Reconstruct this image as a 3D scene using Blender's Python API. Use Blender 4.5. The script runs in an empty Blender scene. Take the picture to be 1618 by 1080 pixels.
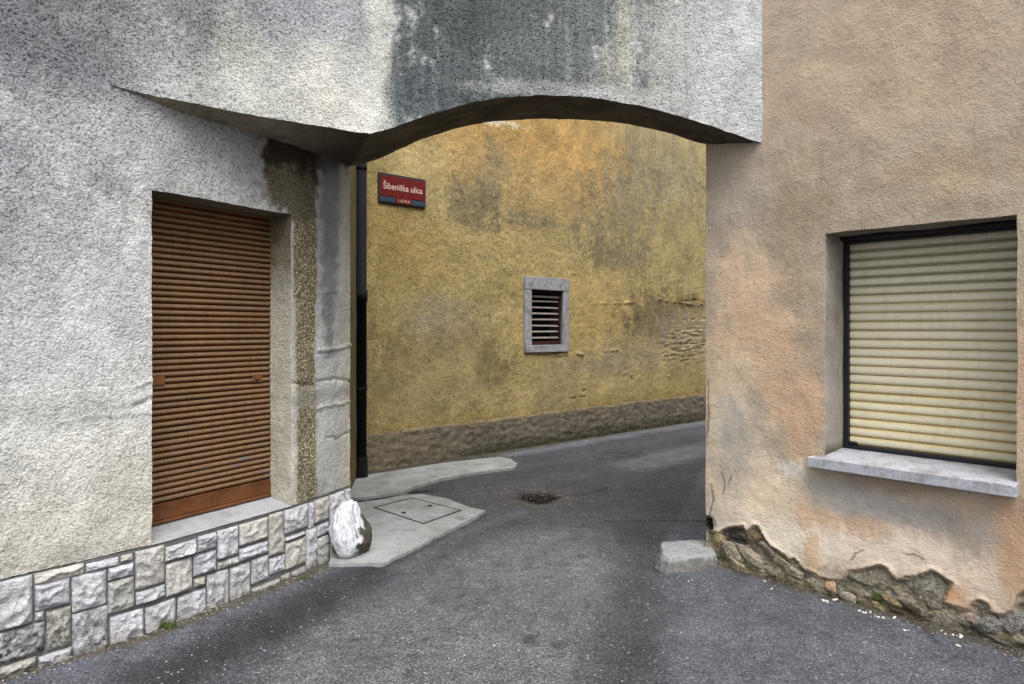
import bpy, bmesh, math, random
import numpy as np
from mathutils import Vector, Matrix
random.seed(7)
rng = np.random.default_rng(7)

# ------------------------------------------------------------------ camera, sky, sun, exposure
scene = bpy.context.scene
col = scene.collection
F, CX, HY, EYE = 1050.0, 809.0, 520.0, 1.6
cam_d = bpy.data.cameras.new('camera')
cam = bpy.data.objects.new('camera', cam_d)
col.objects.link(cam)
cam.location = (0, 0, EYE)
cam.rotation_euler = (math.radians(90), 0, 0)
cam_d.sensor_width = 36.0
cam_d.lens = 36.0 * F / 1618.0
cam_d.shift_y = -(540.0 - HY) / 1618.0
cam_d.clip_start = 0.05
cam_d.clip_end = 500
scene.camera = cam

SUN_EL, SUN_AZ = 62.0, 162.0      # behind the camera, to the right
world = bpy.data.worlds.new('World')
scene.world = world
world.use_nodes = True
wn, wl = world.node_tree.nodes, world.node_tree.links
wn.clear()
sky = wn.new('ShaderNodeTexSky')
sky.sky_type = 'NISHITA'
sky.sun_disc = False
sky.sun_elevation = math.radians(SUN_EL)
sky.sun_rotation = math.radians(SUN_AZ)
sky.air_density = 1.0
sky.dust_density = 4.0
sky.ozone_density = 1.0
hs = wn.new('ShaderNodeHueSaturation')
hs.inputs['Saturation'].default_value = 0.22
bg = wn.new('ShaderNodeBackground')
bg.inputs['Strength'].default_value = 0.15
wo = wn.new('ShaderNodeOutputWorld')
wl.new(sky.outputs[0], hs.inputs['Color'])
wl.new(hs.outputs[0], bg.inputs['Color'])
wl.new(bg.outputs[0], wo.inputs['Surface'])

sun_d = bpy.data.lights.new('sun', 'SUN')
sun_d.energy = 1.4
sun_d.angle = math.radians(45)
sun_d.color = (1.0, 0.985, 0.96)
sun = bpy.data.objects.new('sun', sun_d)
col.objects.link(sun)
az, el = math.radians(SUN_AZ), math.radians(SUN_EL)
sd = Vector((math.sin(az) * math.cos(el), math.cos(az) * math.cos(el), math.sin(el)))
sun.rotation_euler = sd.to_track_quat('Z', 'Y').to_euler()

scene.view_settings.view_transform = 'Standard'
scene.view_settings.look = 'None'
scene.view_settings.exposure = 0.86
scene.view_settings.gamma = 1.0
scene.view_settings.use_curve_mapping = False
scene.render.engine = 'CYCLES'
scene.cycles.max_bounces = 6
scene.cycles.diffuse_bounces = 4

# ------------------------------------------------------------------ numpy noise
_perm = rng.permutation(256)
_perm = np.concatenate([_perm, _perm, _perm])
_g = rng.normal(size=(256, 3)); _g /= np.linalg.norm(_g, axis=1)[:, None]


def perlin(p):
    p = np.asarray(p, float)
    i = np.floor(p).astype(int)
    f = p - i
    i &= 255
    w = f * f * f * (f * (f * 6 - 15) + 10)
    out = 0
    for dx in (0, 1):
        wx = w[:, 0] if dx else 1 - w[:, 0]
        for dy in (0, 1):
            wy = w[:, 1] if dy else 1 - w[:, 1]
            for dz in (0, 1):
                wz = w[:, 2] if dz else 1 - w[:, 2]
                h = _perm[_perm[_perm[(i[:, 0] + dx) & 255] + ((i[:, 1] + dy) & 255)] + ((i[:, 2] + dz) & 255)]
                g = _g[h]
                out = out + wx * wy * wz * (g[:, 0] * (f[:, 0] - dx) + g[:, 1] * (f[:, 1] - dy) + g[:, 2] * (f[:, 2] - dz))
    return out * 1.5


def fbm(p, octs=3, lac=2.1, gain=0.5):
    p = np.asarray(p, float)
    a, s, t = 1.0, 0.0, 0.0
    for k in range(octs):
        s = s + a * perlin(p + 17.3 * k)
        t += a
        a *= gain
        p = p * lac
    return s / t


def vnoise(p, sc, amp, octs=2):
    """vector displacement field, the same wherever two sheets share an edge"""
    q = p * sc
    return amp * np.stack([fbm(q + 11.1, octs), fbm(q + 53.7, octs), fbm(q + 91.9, octs)], 1)


def sstep(a, b, x):
    t = np.clip((x - a) / (b - a + 1e-12), 0, 1)
    return t * t * (3 - 2 * t)


def S(r, g, b, e=0.9):
    """a colour read in sRGB to a linear base colour"""
    f = lambda c: ((c / 255) / 12.92 if c / 255 <= 0.04045 else ((c / 255 + 0.055) / 1.055) ** 2.4)
    return np.array([min(f(r) / e, 0.86), min(f(g) / e, 0.86), min(f(b) / e, 0.86)])


# ------------------------------------------------------------------ mesh building
class Sheet:
    """collects grids of vertices (world space) with a colour and two float layers"""
    def __init__(self):
        self.v, self.f, self.c, self.a, self.b, self.sm = [], [], [], [], [], []
        self.n = 0

    def add(self, v, f, c=None, a=0.0, b=0.0):
        v = np.asarray(v, float); f = np.asarray(f, int)
        n = len(v)
        if c is None: c = np.tile([0.5, 0.5, 0.5], (n, 1))
        c = np.asarray(c, float)
        if c.ndim == 1: c = np.tile(c, (n, 1))
        self.v.append(v); self.f.append(f + self.n); self.c.append(c)
        self.a.append(np.broadcast_to(a, (n,)).astype(float)); self.b.append(np.broadcast_to(b, (n,)).astype(float))
        self.n += n

    def build(self, name, mat, parent=None, org=None, smooth=True):
        v = np.concatenate(self.v)
        if org is None: org = np.array(parent['_o'] if parent is not None and '_o' in parent else (0, 0, 0), float)
        v = v - np.asarray(org)
        me = bpy.data.meshes.new(name)
        polys = [x for x in self.f]
        nq = sum(len(x) for x in polys)
        loops = np.concatenate([x.ravel() for x in polys])
        tot = np.concatenate([np.full(len(x), x.shape[1]) for x in polys])
        start = np.concatenate([[0], np.cumsum(tot)[:-1]])
        me.vertices.add(len(v)); me.vertices.foreach_set('co', v.ravel())
        me.loops.add(len(loops)); me.loops.foreach_set('vertex_index', loops.astype(np.int32))
        me.polygons.add(nq)
        me.polygons.foreach_set('loop_start', start.astype(np.int32))
        me.polygons.foreach_set('loop_total', tot.astype(np.int32))
        me.polygons.foreach_set('use_smooth', np.full(nq, smooth))
        at = me.attributes.new('Tint', 'FLOAT_COLOR', 'POINT')
        c = np.concatenate(self.c); c = np.concatenate([np.clip(c, 0.003, 0.9), np.ones((len(c), 1))], 1)
        at.data.foreach_set('color', c.ravel())
        for nm, arr in (('grit', self.a), ('peb', self.b)):
            at = me.attributes.new(nm, 'FLOAT', 'POINT')
            at.data.foreach_set('value', np.concatenate(arr))
        me.update(calc_edges=True)
        me.validate()
        me.materials.append(mat)
        return link(name, me, parent, org)


def link(name, me, parent=None, org=None):
    o = bpy.data.objects.new(name, me)
    col.objects.link(o)
    if parent is not None:
        o.parent = parent
    elif org is not None:
        o.location = org
    return o


def grid_faces(nu, nv, keep=None, flip=False):
    i = np.arange(nu - 1)[:, None] * nv + np.arange(nv - 1)[None, :]
    q = np.stack([i, i + nv, i + nv + 1, i + 1], -1)
    if keep is not None: q = q[keep]
    q = q.reshape(-1, 4)
    return q[:, ::-1] if flip else q


def tag(o, label=None, cat=None, group=None, kind=None):
    if label: o['label'] = label
    if cat: o['category'] = cat
    if group: o['group'] = group
    if kind: o['kind'] = kind
    return o


def thing(name, loc, label, cat, group=None):
    o = bpy.data.objects.new(name, None)
    col.objects.link(o)
    o.location = loc
    o.empty_display_size = 0.2
    o['_o'] = [float(x) for x in loc]
    return tag(o, label, cat, group)


def lines(breaks, res):
    out = [breaks[0]]
    for a, b in zip(breaks[:-1], breaks[1:]):
        n = max(1, int(round((b - a) / res)))
        out += list(np.linspace(a, b, n + 1)[1:])
    return np.array(out)


# ------------------------------------------------------------------ plan geometry
def gp(px, py, z=0.0):
    """the point at height z seen at that place of the photograph"""
    y = (EYE - z) * F / (py - HY)
    return np.array([(px - CX) / F * y, y, z])


class Wall:
    """a vertical wall over a plan polyline; s runs along it; out = side the camera sees"""
    def __init__(self, pts, out=1, off=0.0):
        self.p = np.array(pts, float)
        d = np.diff(self.p, axis=0)
        self.l = np.linalg.norm(d, axis=1)
        self.s = np.concatenate([[0], np.cumsum(self.l)])
        self.d = d / self.l[:, None]
        self.nn = np.stack([self.d[:, 1], -self.d[:, 0]], 1) * out   # towards the camera side
        self.off = off

    def xy(self, s):
        s = np.asarray(s, float)
        k = np.clip(np.searchsorted(self.s, s, side='right') - 1, 0, len(self.l) - 1)
        return self.p[k] + self.d[k] * (s - self.s[k])[..., None], k

    def pos(self, s, z, off=0.0):
        s, z = np.broadcast_arrays(np.asarray(s, float), np.asarray(z, float))
        q, k = self.xy(s)
        # mitred normals, so that offset sheets stay joined at a bend
        q = q + self.nn[k] * (np.asarray(off) + self.off)[..., None] if np.ndim(off) else q + self.nn[k] * (off + self.off)
        return np.concatenate([q, z[..., None]], -1)

    def normal(self, s):
        _, k = self.xy(s)
        n = self.nn[k]
        return np.concatenate([n, np.zeros(n.shape[:-1] + (1,))], -1)

    def at(self, px, py, off=0.0):
        """(s, z) of the wall point seen at a pixel"""
        m = (px - CX) / F
        best = None
        for k in range(len(self.l)):
            a = self.p[k] + self.nn[k] * (off + self.off); d = self.d[k]
            den = d[0] - m * d[1]
            if abs(den) < 1e-9: continue
            t = (m * a[1] - a[0]) / den
            lo = -1e-6 if k > 0 else -9; hi = self.l[k] + 1e-6 if k < len(self.l) - 1 else 99
            if lo <= t <= hi:
                y = a[1] + d[1] * t
                if y > 0 and (best is None or y < best[2]):
                    best = (self.s[k] + t, EYE + (HY - py) * y / F, y)
        if best is None:
            raise ValueError('no wall at %s %s' % (px, py))
        return best[0], best[1]


def spots(w, s, z, base, grit, specs, seed=0.0, off=0.0):
    """lay stains (real discolorations of the plaster) over base; specs are ellipses measured on the photo,
    carried over to metres on the wall"""
    P = w.pos(s, z) + seed
    c = np.tile(np.asarray(base, float), (len(s), 1)) if np.ndim(base) == 1 else base.copy()
    g = np.full(len(s), grit, float) if np.ndim(grit) == 0 else grit.copy()
    n1 = fbm(P * 5, 4)
    n2 = fbm(P * [22, 22, 3.0] + 9, 3)
    n3 = fbm(P * 30 + 5, 2)
    for sp in specs:
        px, py, rx, ry, cc = sp[:5]
        st = sp[5] if len(sp) > 5 else 0.7
        soft = sp[6] if len(sp) > 6 else 0.6
        k = sp[7] if len(sp) > 7 else 0.5
        gg = sp[8] if len(sp) > 8 else None
        try:
            s0, z0 = w.at(px, py, off)
            ru = max(abs(w.at(px + rx, py, off)[0] - s0), 1e-3) if True else 0
        except ValueError:
            ru = abs(w.at(px - rx, py, off)[0] - s0)
        rz = abs(w.at(px, py + ry, off)[1] - z0)
        d = np.sqrt(((s - s0) / ru) ** 2 + ((z - z0) / rz) ** 2)
        d = d + k * (n1 * 1.7 + n2 * 0.7 + n3 * 1.0)
        m = st * (1 - sstep(1 - soft, 1 + soft, d))
        c = c * (1 - m[:, None]) + np.asarray(cc)[None, :] * m[:, None]
        if gg is not None: g = g * (1 - m) + gg * m
    return c, g


def seg_dist(P, line):
    """distance of 2-D points to a polyline, and the 0..1 position along it"""
    line = np.asarray(line, float)
    best = np.full(len(P), 1e9); tt = np.zeros(len(P)); n = len(line) - 1
    for k in range(n):
        a, b = line[k], line[k + 1]
        ab = b - a
        t = np.clip(((P - a) @ ab) / (ab @ ab + 1e-12), 0, 1)
        d = np.linalg.norm(P - (a + t[:, None] * ab), axis=1)
        m = d < best
        best[m] = d[m]; tt[m] = (k + t[m]) / n
    return best, tt


def inside(P, poly):
    x, y = P[:, 0], P[:, 1]
    r = np.zeros(len(P), bool)
    n = len(poly)
    for i in range(n):
        x1, y1 = poly[i]; x2, y2 = poly[(i + 1) % n]
        c = ((y1 > y) != (y2 > y)) & (x < (x2 - x1) * (y - y1) / (y2 - y1 + 1e-12) + x1)
        r ^= c
    return r


def poly_mask(P, poly, soft):
    """1 inside, soft edge in metres"""
    d, _ = seg_dist(P, list(poly) + [poly[0]])
    sd_ = np.where(inside(P, poly), d, -d)
    return sstep(-soft, soft, sd_), sd_


# ------------------------------------------------------------------ materials
class NT:
    def __init__(self, name):
        self.m = bpy.data.materials.new(name)
        self.m.use_nodes = True
        self.t = self.m.node_tree
        self.bsdf = self.t.nodes['Principled BSDF']
        self.bsdf.inputs['Specular IOR Level'].default_value = 0.25

    def n(self, kind, **kw):
        x = self.t.nodes.new(kind)
        for k, v in kw.items():
            if k.startswith('_'): setattr(x, k[1:], v)
            else: x.inputs[k.replace('__', ' ')].default_value = v
        return x

    def l(self, a, b): self.t.links.new(a, b)

    def pos(self):
        return self.n('ShaderNodeNewGeometry').outputs['Position']

    def scale(self, vec, s):
        x = self.n('ShaderNodeVectorMath', _operation='MULTIPLY')
        self.l(vec, x.inputs[0]); x.inputs[1].default_value = s
        return x.outputs[0]

    def noise(self, vec, sc, det=4, rough=0.6, dist=0.0):
        x = self.n('ShaderNodeTexNoise', Scale=sc, Detail=det, Roughness=rough, Distortion=dist)
        self.l(vec, x.inputs['Vector'])
        return x.outputs['Fac']

    def voro(self, vec, sc, feature='F1', out='Distance', rnd=1.0):
        x = self.n('ShaderNodeTexVoronoi', _feature=feature, Scale=sc, Randomness=rnd)
        self.l(vec, x.inputs['Vector'])
        return x.outputs[out]

    def rng(self, v, a, b, c=0.0, d=1.0):
        x = self.n('ShaderNodeMapRange')
        x.inputs[1].default_value = a; x.inputs[2].default_value = b
        x.inputs[3].default_value = c; x.inputs[4].default_value = d
        self.l(v, x.inputs[0])
        return x.outputs[0]

    def math(self, op, a, b=None):
        x = self.n('ShaderNodeMath', _operation=op)
        for i, v in enumerate((a, b)):
            if v is None: continue
            if isinstance(v, (int, float)): x.inputs[i].default_value = v
            else: self.l(v, x.inputs[i])
        return x.outputs[0]

    def mix(self, fac, a, b, blend='MIX'):
        x = self.n('ShaderNodeMix', _data_type='RGBA', _blend_type=blend)
        if isinstance(fac, (int, float)): x.inputs[0].default_value = fac
        else: self.l(fac, x.inputs[0])
        for i, v in ((6, a), (7, b)):
            if hasattr(v, 'links') or isinstance(v, bpy.types.NodeSocket): self.l(v, x.inputs[i])
            else: x.inputs[i].default_value = (*[float(q) for q in v][:3], 1)
        return x.outputs[2]

    def attr(self, nm, out='Fac'):
        x = self.n('ShaderNodeAttribute', _attribute_name=nm)
        return x.outputs[out]

    def bump(self, h, strength, dist, prev=None):
        x = self.n('ShaderNodeBump', Strength=strength, Distance=dist)
        self.l(h, x.inputs['Height'])
        if prev is not None: self.l(prev, x.inputs['Normal'])
        return x.outputs[0]


def plaster(name, sc=70.0, bstr=1.0, bdist=0.01, pit=(0.25, 0.25, 0.24), pitlo=0.36, pithi=0.5, tint=0.12, mott=6.0):
    """cement render: Tint gives the colour and stains, grit how much dirt sits in its pits"""
    t = NT(name)
    p = t.pos()
    base = t.attr('Tint', 'Color')
    grit = t.attr('grit'); peb = t.attr('peb')
    coarse = t.noise(p, sc, 3, 0.55, 0.6)
    fine = t.noise(p, sc * 3.1, 3, 0.6)
    mid = t.noise(p, mott, 6, 0.65)
    v = t.rng(mid, 0.3, 0.7, 1 - tint, 1 + tint)
    c = t.mix(1.0, base, (1, 1, 1), 'MULTIPLY')
    gm = t.n('ShaderNodeCombineColor'); [t.l(v, gm.inputs[i]) for i in range(3)]
    c = t.mix(1.0, base, gm.outputs[0], 'MULTIPLY')
    # dirt held in the pits of the render
    sel = t.math('ADD', t.math('MULTIPLY', coarse, 0.7), t.math('MULTIPLY', fine, 0.3))
    pits = t.rng(sel, pithi, pitlo, 0.0, 1.0)
    pits = t.math('MULTIPLY', pits, grit)
    c = t.mix(pits, c, t.mix(1.0, c, pit, 'MULTIPLY'))
    hi = t.math('MULTIPLY', t.rng(sel, 0.55, 0.68), t.math('MULTIPLY', grit, 0.6))
    c = t.mix(hi, c, t.mix(1.0, c, (1.5, 1.5, 1.5), 'MULTIPLY'))
    # exposed pebbles where the render is washed out
    cellc = t.voro(p, 95, 'F1', 'Color'); celld = t.voro(p, 95, 'F1', 'Distance')
    sep = t.n('ShaderNodeSeparateColor'); t.l(cellc, sep.inputs[0])
    pcol = t.n('ShaderNodeValToRGB'); t.l(sep.outputs[0], pcol.inputs[0])
    e = pcol.color_ramp.elements
    e[0].position = 0.0; e[0].color = (0.38, 0.36, 0.29, 1); e[1].position = 1.0; e[1].color = (2.3, 2.25, 2.1, 1)
    m = e.new(0.45); m.color = (0.8, 0.77, 0.65, 1)
    pc = t.mix(1.0, base, pcol.outputs[0], 'MULTIPLY')
    pc = t.mix(t.rng(celld, 0.35, 0.75), pc, t.mix(1.0, base, (0.25, 0.22, 0.16), 'MULTIPLY'))
    c = t.mix(peb, c, pc)
    t.l(c, t.bsdf.inputs['Base Color'])
    t.bsdf.inputs['Roughness'].default_value = 0.92
    h = t.math('ADD', t.math('MULTIPLY', coarse, 1.0), t.math('MULTIPLY', fine, 0.35))
    lumps = t.noise(p, sc * 0.28, 4, 0.6)
    h = t.math('ADD', h, t.math('MULTIPLY', lumps, 0.9))
    h = t.math('MULTIPLY', h, t.rng(t.noise(t.scale(p, (1, 1, 0.7)), 3.2, 4, 0.6), 0.34, 0.66, 0.45, 1.15))
    b1 = t.bump(h, bstr, bdist)
    pm = t.math('MULTIPLY', t.math('SUBTRACT', 1.0, celld), peb)
    b2 = t.bump(pm, 0.8, 0.008, b1)
    t.l(b2, t.bsdf.inputs['Normal'])
    return t.m


M = {}
M['roughcast'] = plaster('roughcast', 84, 1.0, 0.024, (0.16, 0.16, 0.17), 0.38, 0.50, 0.10)
M['yellow'] = plaster('yellow_render', 44, 0.8, 0.014, (0.34, 0.33, 0.29), 0.38, 0.5, 0.22, 3.5)
M['ochre'] = plaster('ochre_render', 85, 0.8, 0.010, (0.55, 0.5, 0.45), 0.36, 0.5, 0.12, 7.0)
M['smooth'] = plaster('grey_render', 90, 0.45, 0.006, (0.55, 0.53, 0.5), 0.34, 0.48, 0.12)
M['base'] = plaster('base_render', 40, 0.8, 0.012, (0.35, 0.32, 0.27), 0.36, 0.52, 0.25, 6)
M['rubble'] = plaster('rubble', 45, 1.0, 0.02, (0.3, 0.27, 0.22), 0.36, 0.54, 0.3, 14)


def stone_mat(name):
    t = NT(name)
    p = t.pos()
    base = t.attr('Tint', 'Color')
    oi = t.n('ShaderNodeObjectInfo').outputs['Random']
    n1 = t.noise(p, 18, 6, 0.7); n2 = t.noise(p, 120, 4, 0.7)
    c = t.mix(t.rng(oi, 0, 1, 0, 0.3), base, t.mix(1.0, base, (1.05, 0.98, 0.88), 'MULTIPLY'))
    c = t.mix(t.rng(n1, 0.42, 0.25), c, t.mix(1.0, c, (0.62, 0.60, 0.57), 'MULTIPLY'))
    c = t.mix(t.rng(n2, 0.5, 0.3, 0, 0.6), c, t.mix(1.0, c, (0.5, 0.5, 0.5), 'MULTIPLY'))
    # algae on the lowest stones
    g = t.math('MULTIPLY', t.attr('grit'), t.rng(t.noise(p, 32, 5, 0.75), 0.38, 0.62, 0, 0.85))
    c = t.mix(g, c, (0.030, 0.038, 0.020))
    t.l(c, t.bsdf.inputs['Base Color'])
    t.bsdf.inputs['Roughness'].default_value = 0.85
    h = t.math('ADD', t.noise(p, 40, 5, 0.65, 0.8), t.math('MULTIPLY', n2, 0.3))
    t.l(t.bump(h, 1.0, 0.022), t.bsdf.inputs['Normal'])
    return t.m


M['stone'] = stone_mat('split_stone')


def speckle_mat(name, c1, c2, sc=220, rough=0.7, bdist=0.002, dirt=(0.5, 0.48, 0.42), dsc=9):
    t = NT(name)
    p = t.pos()
    cc = t.voro(p, sc, 'F1', 'Color')
    sep = t.n('ShaderNodeSeparateColor'); t.l(cc, sep.inputs[0])
    c = t.mix(sep.outputs[0], c1, c2)
    c = t.mix(t.rng(t.noise(p, dsc, 6, 0.7), 0.46, 0.7), c, t.mix(1.0, c, dirt, 'MULTIPLY'))
    t.l(c, t.bsdf.inputs['Base Color'])
    t.bsdf.inputs['Roughness'].default_value = rough
    t.l(t.bump(t.noise(p, sc * 0.7, 3, 0.6), 0.6, bdist), t.bsdf.inputs['Normal'])
    return t.m


M['granite'] = speckle_mat('grey_granite', S(140, 141, 149), S(190, 191, 198), 260, 0.6)
M['frame_stone'] = speckle_mat('grey_frame_stone', S(120, 122, 126), S(160, 160, 162), 120, 0.85, 0.004)
M['mortar'] = speckle_mat('grey_mortar', S(84, 84, 86), S(108, 108, 108), 200, 0.95, 0.003)
M['sillcem'] = speckle_mat('sill_cement', S(140, 142, 145), S(158, 159, 161), 160, 0.9, 0.003, (0.7, 0.68, 0.62), 6)


def plain(name, c, rough=0.6, metal=0.0, var=0.25, sc=12, bump_=0.0015):
    t = NT(name)
    p = t.pos()
    n = t.noise(p, sc, 6, 0.7)
    cc = t.mix(t.rng(n, 0.35, 0.7, 0, 1), [x * (1 + var) for x in c], [x * (1 - var) for x in c])
    t.l(cc, t.bsdf.inputs['Base Color'])
    t.bsdf.inputs['Roughness'].default_value = rough
    t.bsdf.inputs['Metallic'].default_value = metal
    t.l(t.bump(t.noise(p, 140, 4, 0.6), 0.6, bump_), t.bsdf.inputs['Normal'])
    return t.m


M['black'] = plain('black_pipe_paint', (0.005, 0.0048, 0.006), 0.85)
M['frame_dark'] = plain('dark_window_frame', (0.012, 0.012, 0.018), 0.45)
M['void'] = plain('dark_interior', (0.01, 0.008, 0.007), 0.9)
M['gap'] = plain('dark_joint', (0.03, 0.028, 0.024), 0.95)
M['louvre'] = plain('louvre_metal', S(120, 112, 108), 0.55, 0.0, 0.3)
M['louvre_frame'] = plain('rusty_red_metal', S(52, 26, 24), 0.7, 0.0, 0.4)
M['sign_red'] = plain('sign_red', S(92, 18, 16), 0.5, 0.0, 0.15)
M['sign_blue'] = plain('sign_blue_grey', S(44, 58, 72), 0.5, 0.0, 0.15)
M['sign_edge'] = plain('sign_edge', S(44, 42, 46), 0.55)
M['sign_text'] = plain('sign_lettering', S(195, 165, 150), 0.6, 0.0, 0.08)


def shutter_mat(name, face, dust, rustc, chip, chip_z=(0, 0), sheen=0.5, streak=0.55):
    """painted slat: dust = peb layer (upper curve of each slat), chips where noise allows"""
    t = NT(name)
    p = t.pos()
    base = t.attr('Tint', 'Color')
    n1 = t.noise(t.scale(p, (1, 1, 2.5)), 5, 6, 0.65)
    n2 = t.noise(t.scale(p, (1, 1, 3)), 26, 5, 0.7)
    oi = t.n('ShaderNodeObjectInfo').outputs['Random']
    c = t.mix(t.rng(n1, 0.35, 0.68), t.mix(1.0, base, face, 'MULTIPLY'), t.mix(1.0, base, rustc, 'MULTIPLY'))
    c = t.mix(t.math('MULTIPLY', t.attr('peb'), t.rng(n2, 0.2, 0.6, 0.35, 1.0)), c, dust)
    c = t.mix(t.rng(oi, 0, 1, 0.0, 0.22), c, t.mix(1.0, c, (0.6, 0.6, 0.6), 'MULTIPLY'))
    st = t.noise(t.scale(p, (1, 1, 0.08)), 34, 4, 0.7)
    c = t.mix(t.rng(st, 0.48, 0.7, 0, streak), c, t.mix(1.0, c, (0.55, 0.53, 0.5), 'MULTIPLY'))
    ch = t.rng(t.noise(t.scale(p, (1, 1, 1.8)), 9, 5, 0.7), 0.60, 0.645)
    c = t.mix(t.math('MULTIPLY', ch, t.attr('grit')), c, chip)
    t.l(c, t.bsdf.inputs['Base Color'])
    t.bsdf.inputs['Roughness'].default_value = sheen
    t.l(t.bump(n2, 0.4, 0.002), t.bsdf.inputs['Normal'])
    return t.m


M['shutter_brown'] = shutter_mat('brown_shutter', (1, 1, 1), S(120, 98, 76), (0.55, 0.55, 0.6), S(84, 88, 98), sheen=0.55)
M['shutter_cream'] = shutter_mat('cream_shutter', (1, 1, 1), S(218, 212, 188), (0.88, 0.87, 0.82), S(110, 90, 60), sheen=0.5, streak=0.22)


def asphalt_mat():
    t = NT('asphalt')
    p = t.pos()
    base = t.attr('Tint', 'Color')
    cc = t.voro(p, 150, 'F1', 'Color'); cd = t.voro(p, 150, 'F1', 'Distance')
    sep = t.n('ShaderNodeSeparateColor'); t.l(cc, sep.inputs[0])
    r = t.n('ShaderNodeValToRGB'); t.l(sep.outputs[0], r.inputs[0])
    e = r.color_ramp.elements
    e[0].color = (0.5, 0.5, 0.52, 1); e[1].color = (2.3, 2.25, 2.2, 1)
    m = e.new(0.55); m.color = (0.95, 0.95, 0.96, 1)
    m = e.new(0.86); m.color = (1.45, 1.43, 1.42, 1)
    c = t.mix(1.0, base, r.outputs[0], 'MULTIPLY')
    fade = t.attr('grit')
    c = t.mix(fade, t.mix(1.0, base, (0.98, 0.98, 0.98), 'MULTIPLY'), c)
    # sparse pale chips
    c2 = t.voro(p, 38, 'F1', 'Color'); d2 = t.voro(p, 38, 'F1', 'Distance')
    s2 = t.n('ShaderNodeSeparateColor'); t.l(c2, s2.inputs[0])
    chip = t.math('MULTIPLY', t.rng(s2.outputs[1], 0.90, 0.91), t.rng(d2, 0.26, 0.18))
    c = t.mix(t.math('MULTIPLY', chip, 0.75), c, S(175, 170, 160))
    dk = t.math('MULTIPLY', t.rng(s2.outputs[2], 0.93, 0.94), t.rng(d2, 0.36, 0.22))
    c = t.mix(t.math('MULTIPLY', dk, 0.7), c, (0.02, 0.02, 0.02))
    mid = t.noise(p, 7, 7, 0.7)
    c = t.mix(t.rng(mid, 0.5, 0.72), c, t.mix(1.0, c, (0.62, 0.61, 0.6), 'MULTIPLY'))
    c = t.mix(t.rng(mid, 0.48, 0.3, 0, 0.8), c, t.mix(1.0, c, (1.3, 1.3, 1.3), 'MULTIPLY'))
    big = t.noise(p, 1.7, 5, 0.7)
    c = t.mix(t.rng(big, 0.42, 0.62), c, t.mix(1.0, c, (0.78, 0.77, 0.77), 'MULTIPLY'))
    t.l(c, t.bsdf.inputs['Base Color'])
    t.bsdf.inputs['Roughness'].default_value = 0.8
    h = t.math('ADD', t.math('MULTIPLY', t.math('SUBTRACT', 1.0, cd), 0.6), t.math('MULTIPLY', t.noise(p, 90, 3, 0.6), 0.7))
    t.l(t.bump(h, 0.75, 0.006), t.bsdf.inputs['Normal'])
    return t.m


M['asphalt'] = asphalt_mat()


def concrete_mat():
    t = NT('worn_concrete')
    p = t.pos()
    n1 = t.noise(p, 2.6, 7, 0.7, 0.4); n2 = t.noise(p, 60, 5, 0.7)
    c = t.mix(t.rng(n1, 0.32, 0.66), S(158, 160, 162), S(126, 128, 124))
    c = t.mix(t.rng(n2, 0.52, 0.7, 0, 0.8), c, t.mix(1.0, c, (0.55, 0.55, 0.53), 'MULTIPLY'))
    st = t.noise(t.scale(p, (1, 6, 1)), 5, 5, 0.6)
    c = t.mix(t.rng(st, 0.55, 0.72, 0, 0.5), c, S(170, 171, 172))
    dk = t.noise(p, 5.5, 6, 0.75)
    c = t.mix(t.rng(dk, 0.52, 0.66, 0, 0.75), c, S(104, 105, 98))
    t.l(c, t.bsdf.inputs['Base Color'])
    t.bsdf.inputs['Roughness'].default_value = 0.9
    t.l(t.bump(t.math('ADD', n2, t.noise(p, 9, 4, 0.6)), 0.6, 0.006), t.bsdf.inputs['Normal'])
    return t.m


M['concrete'] = concrete_mat()

TOP = 5.0
ATOP = 4.3
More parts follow.
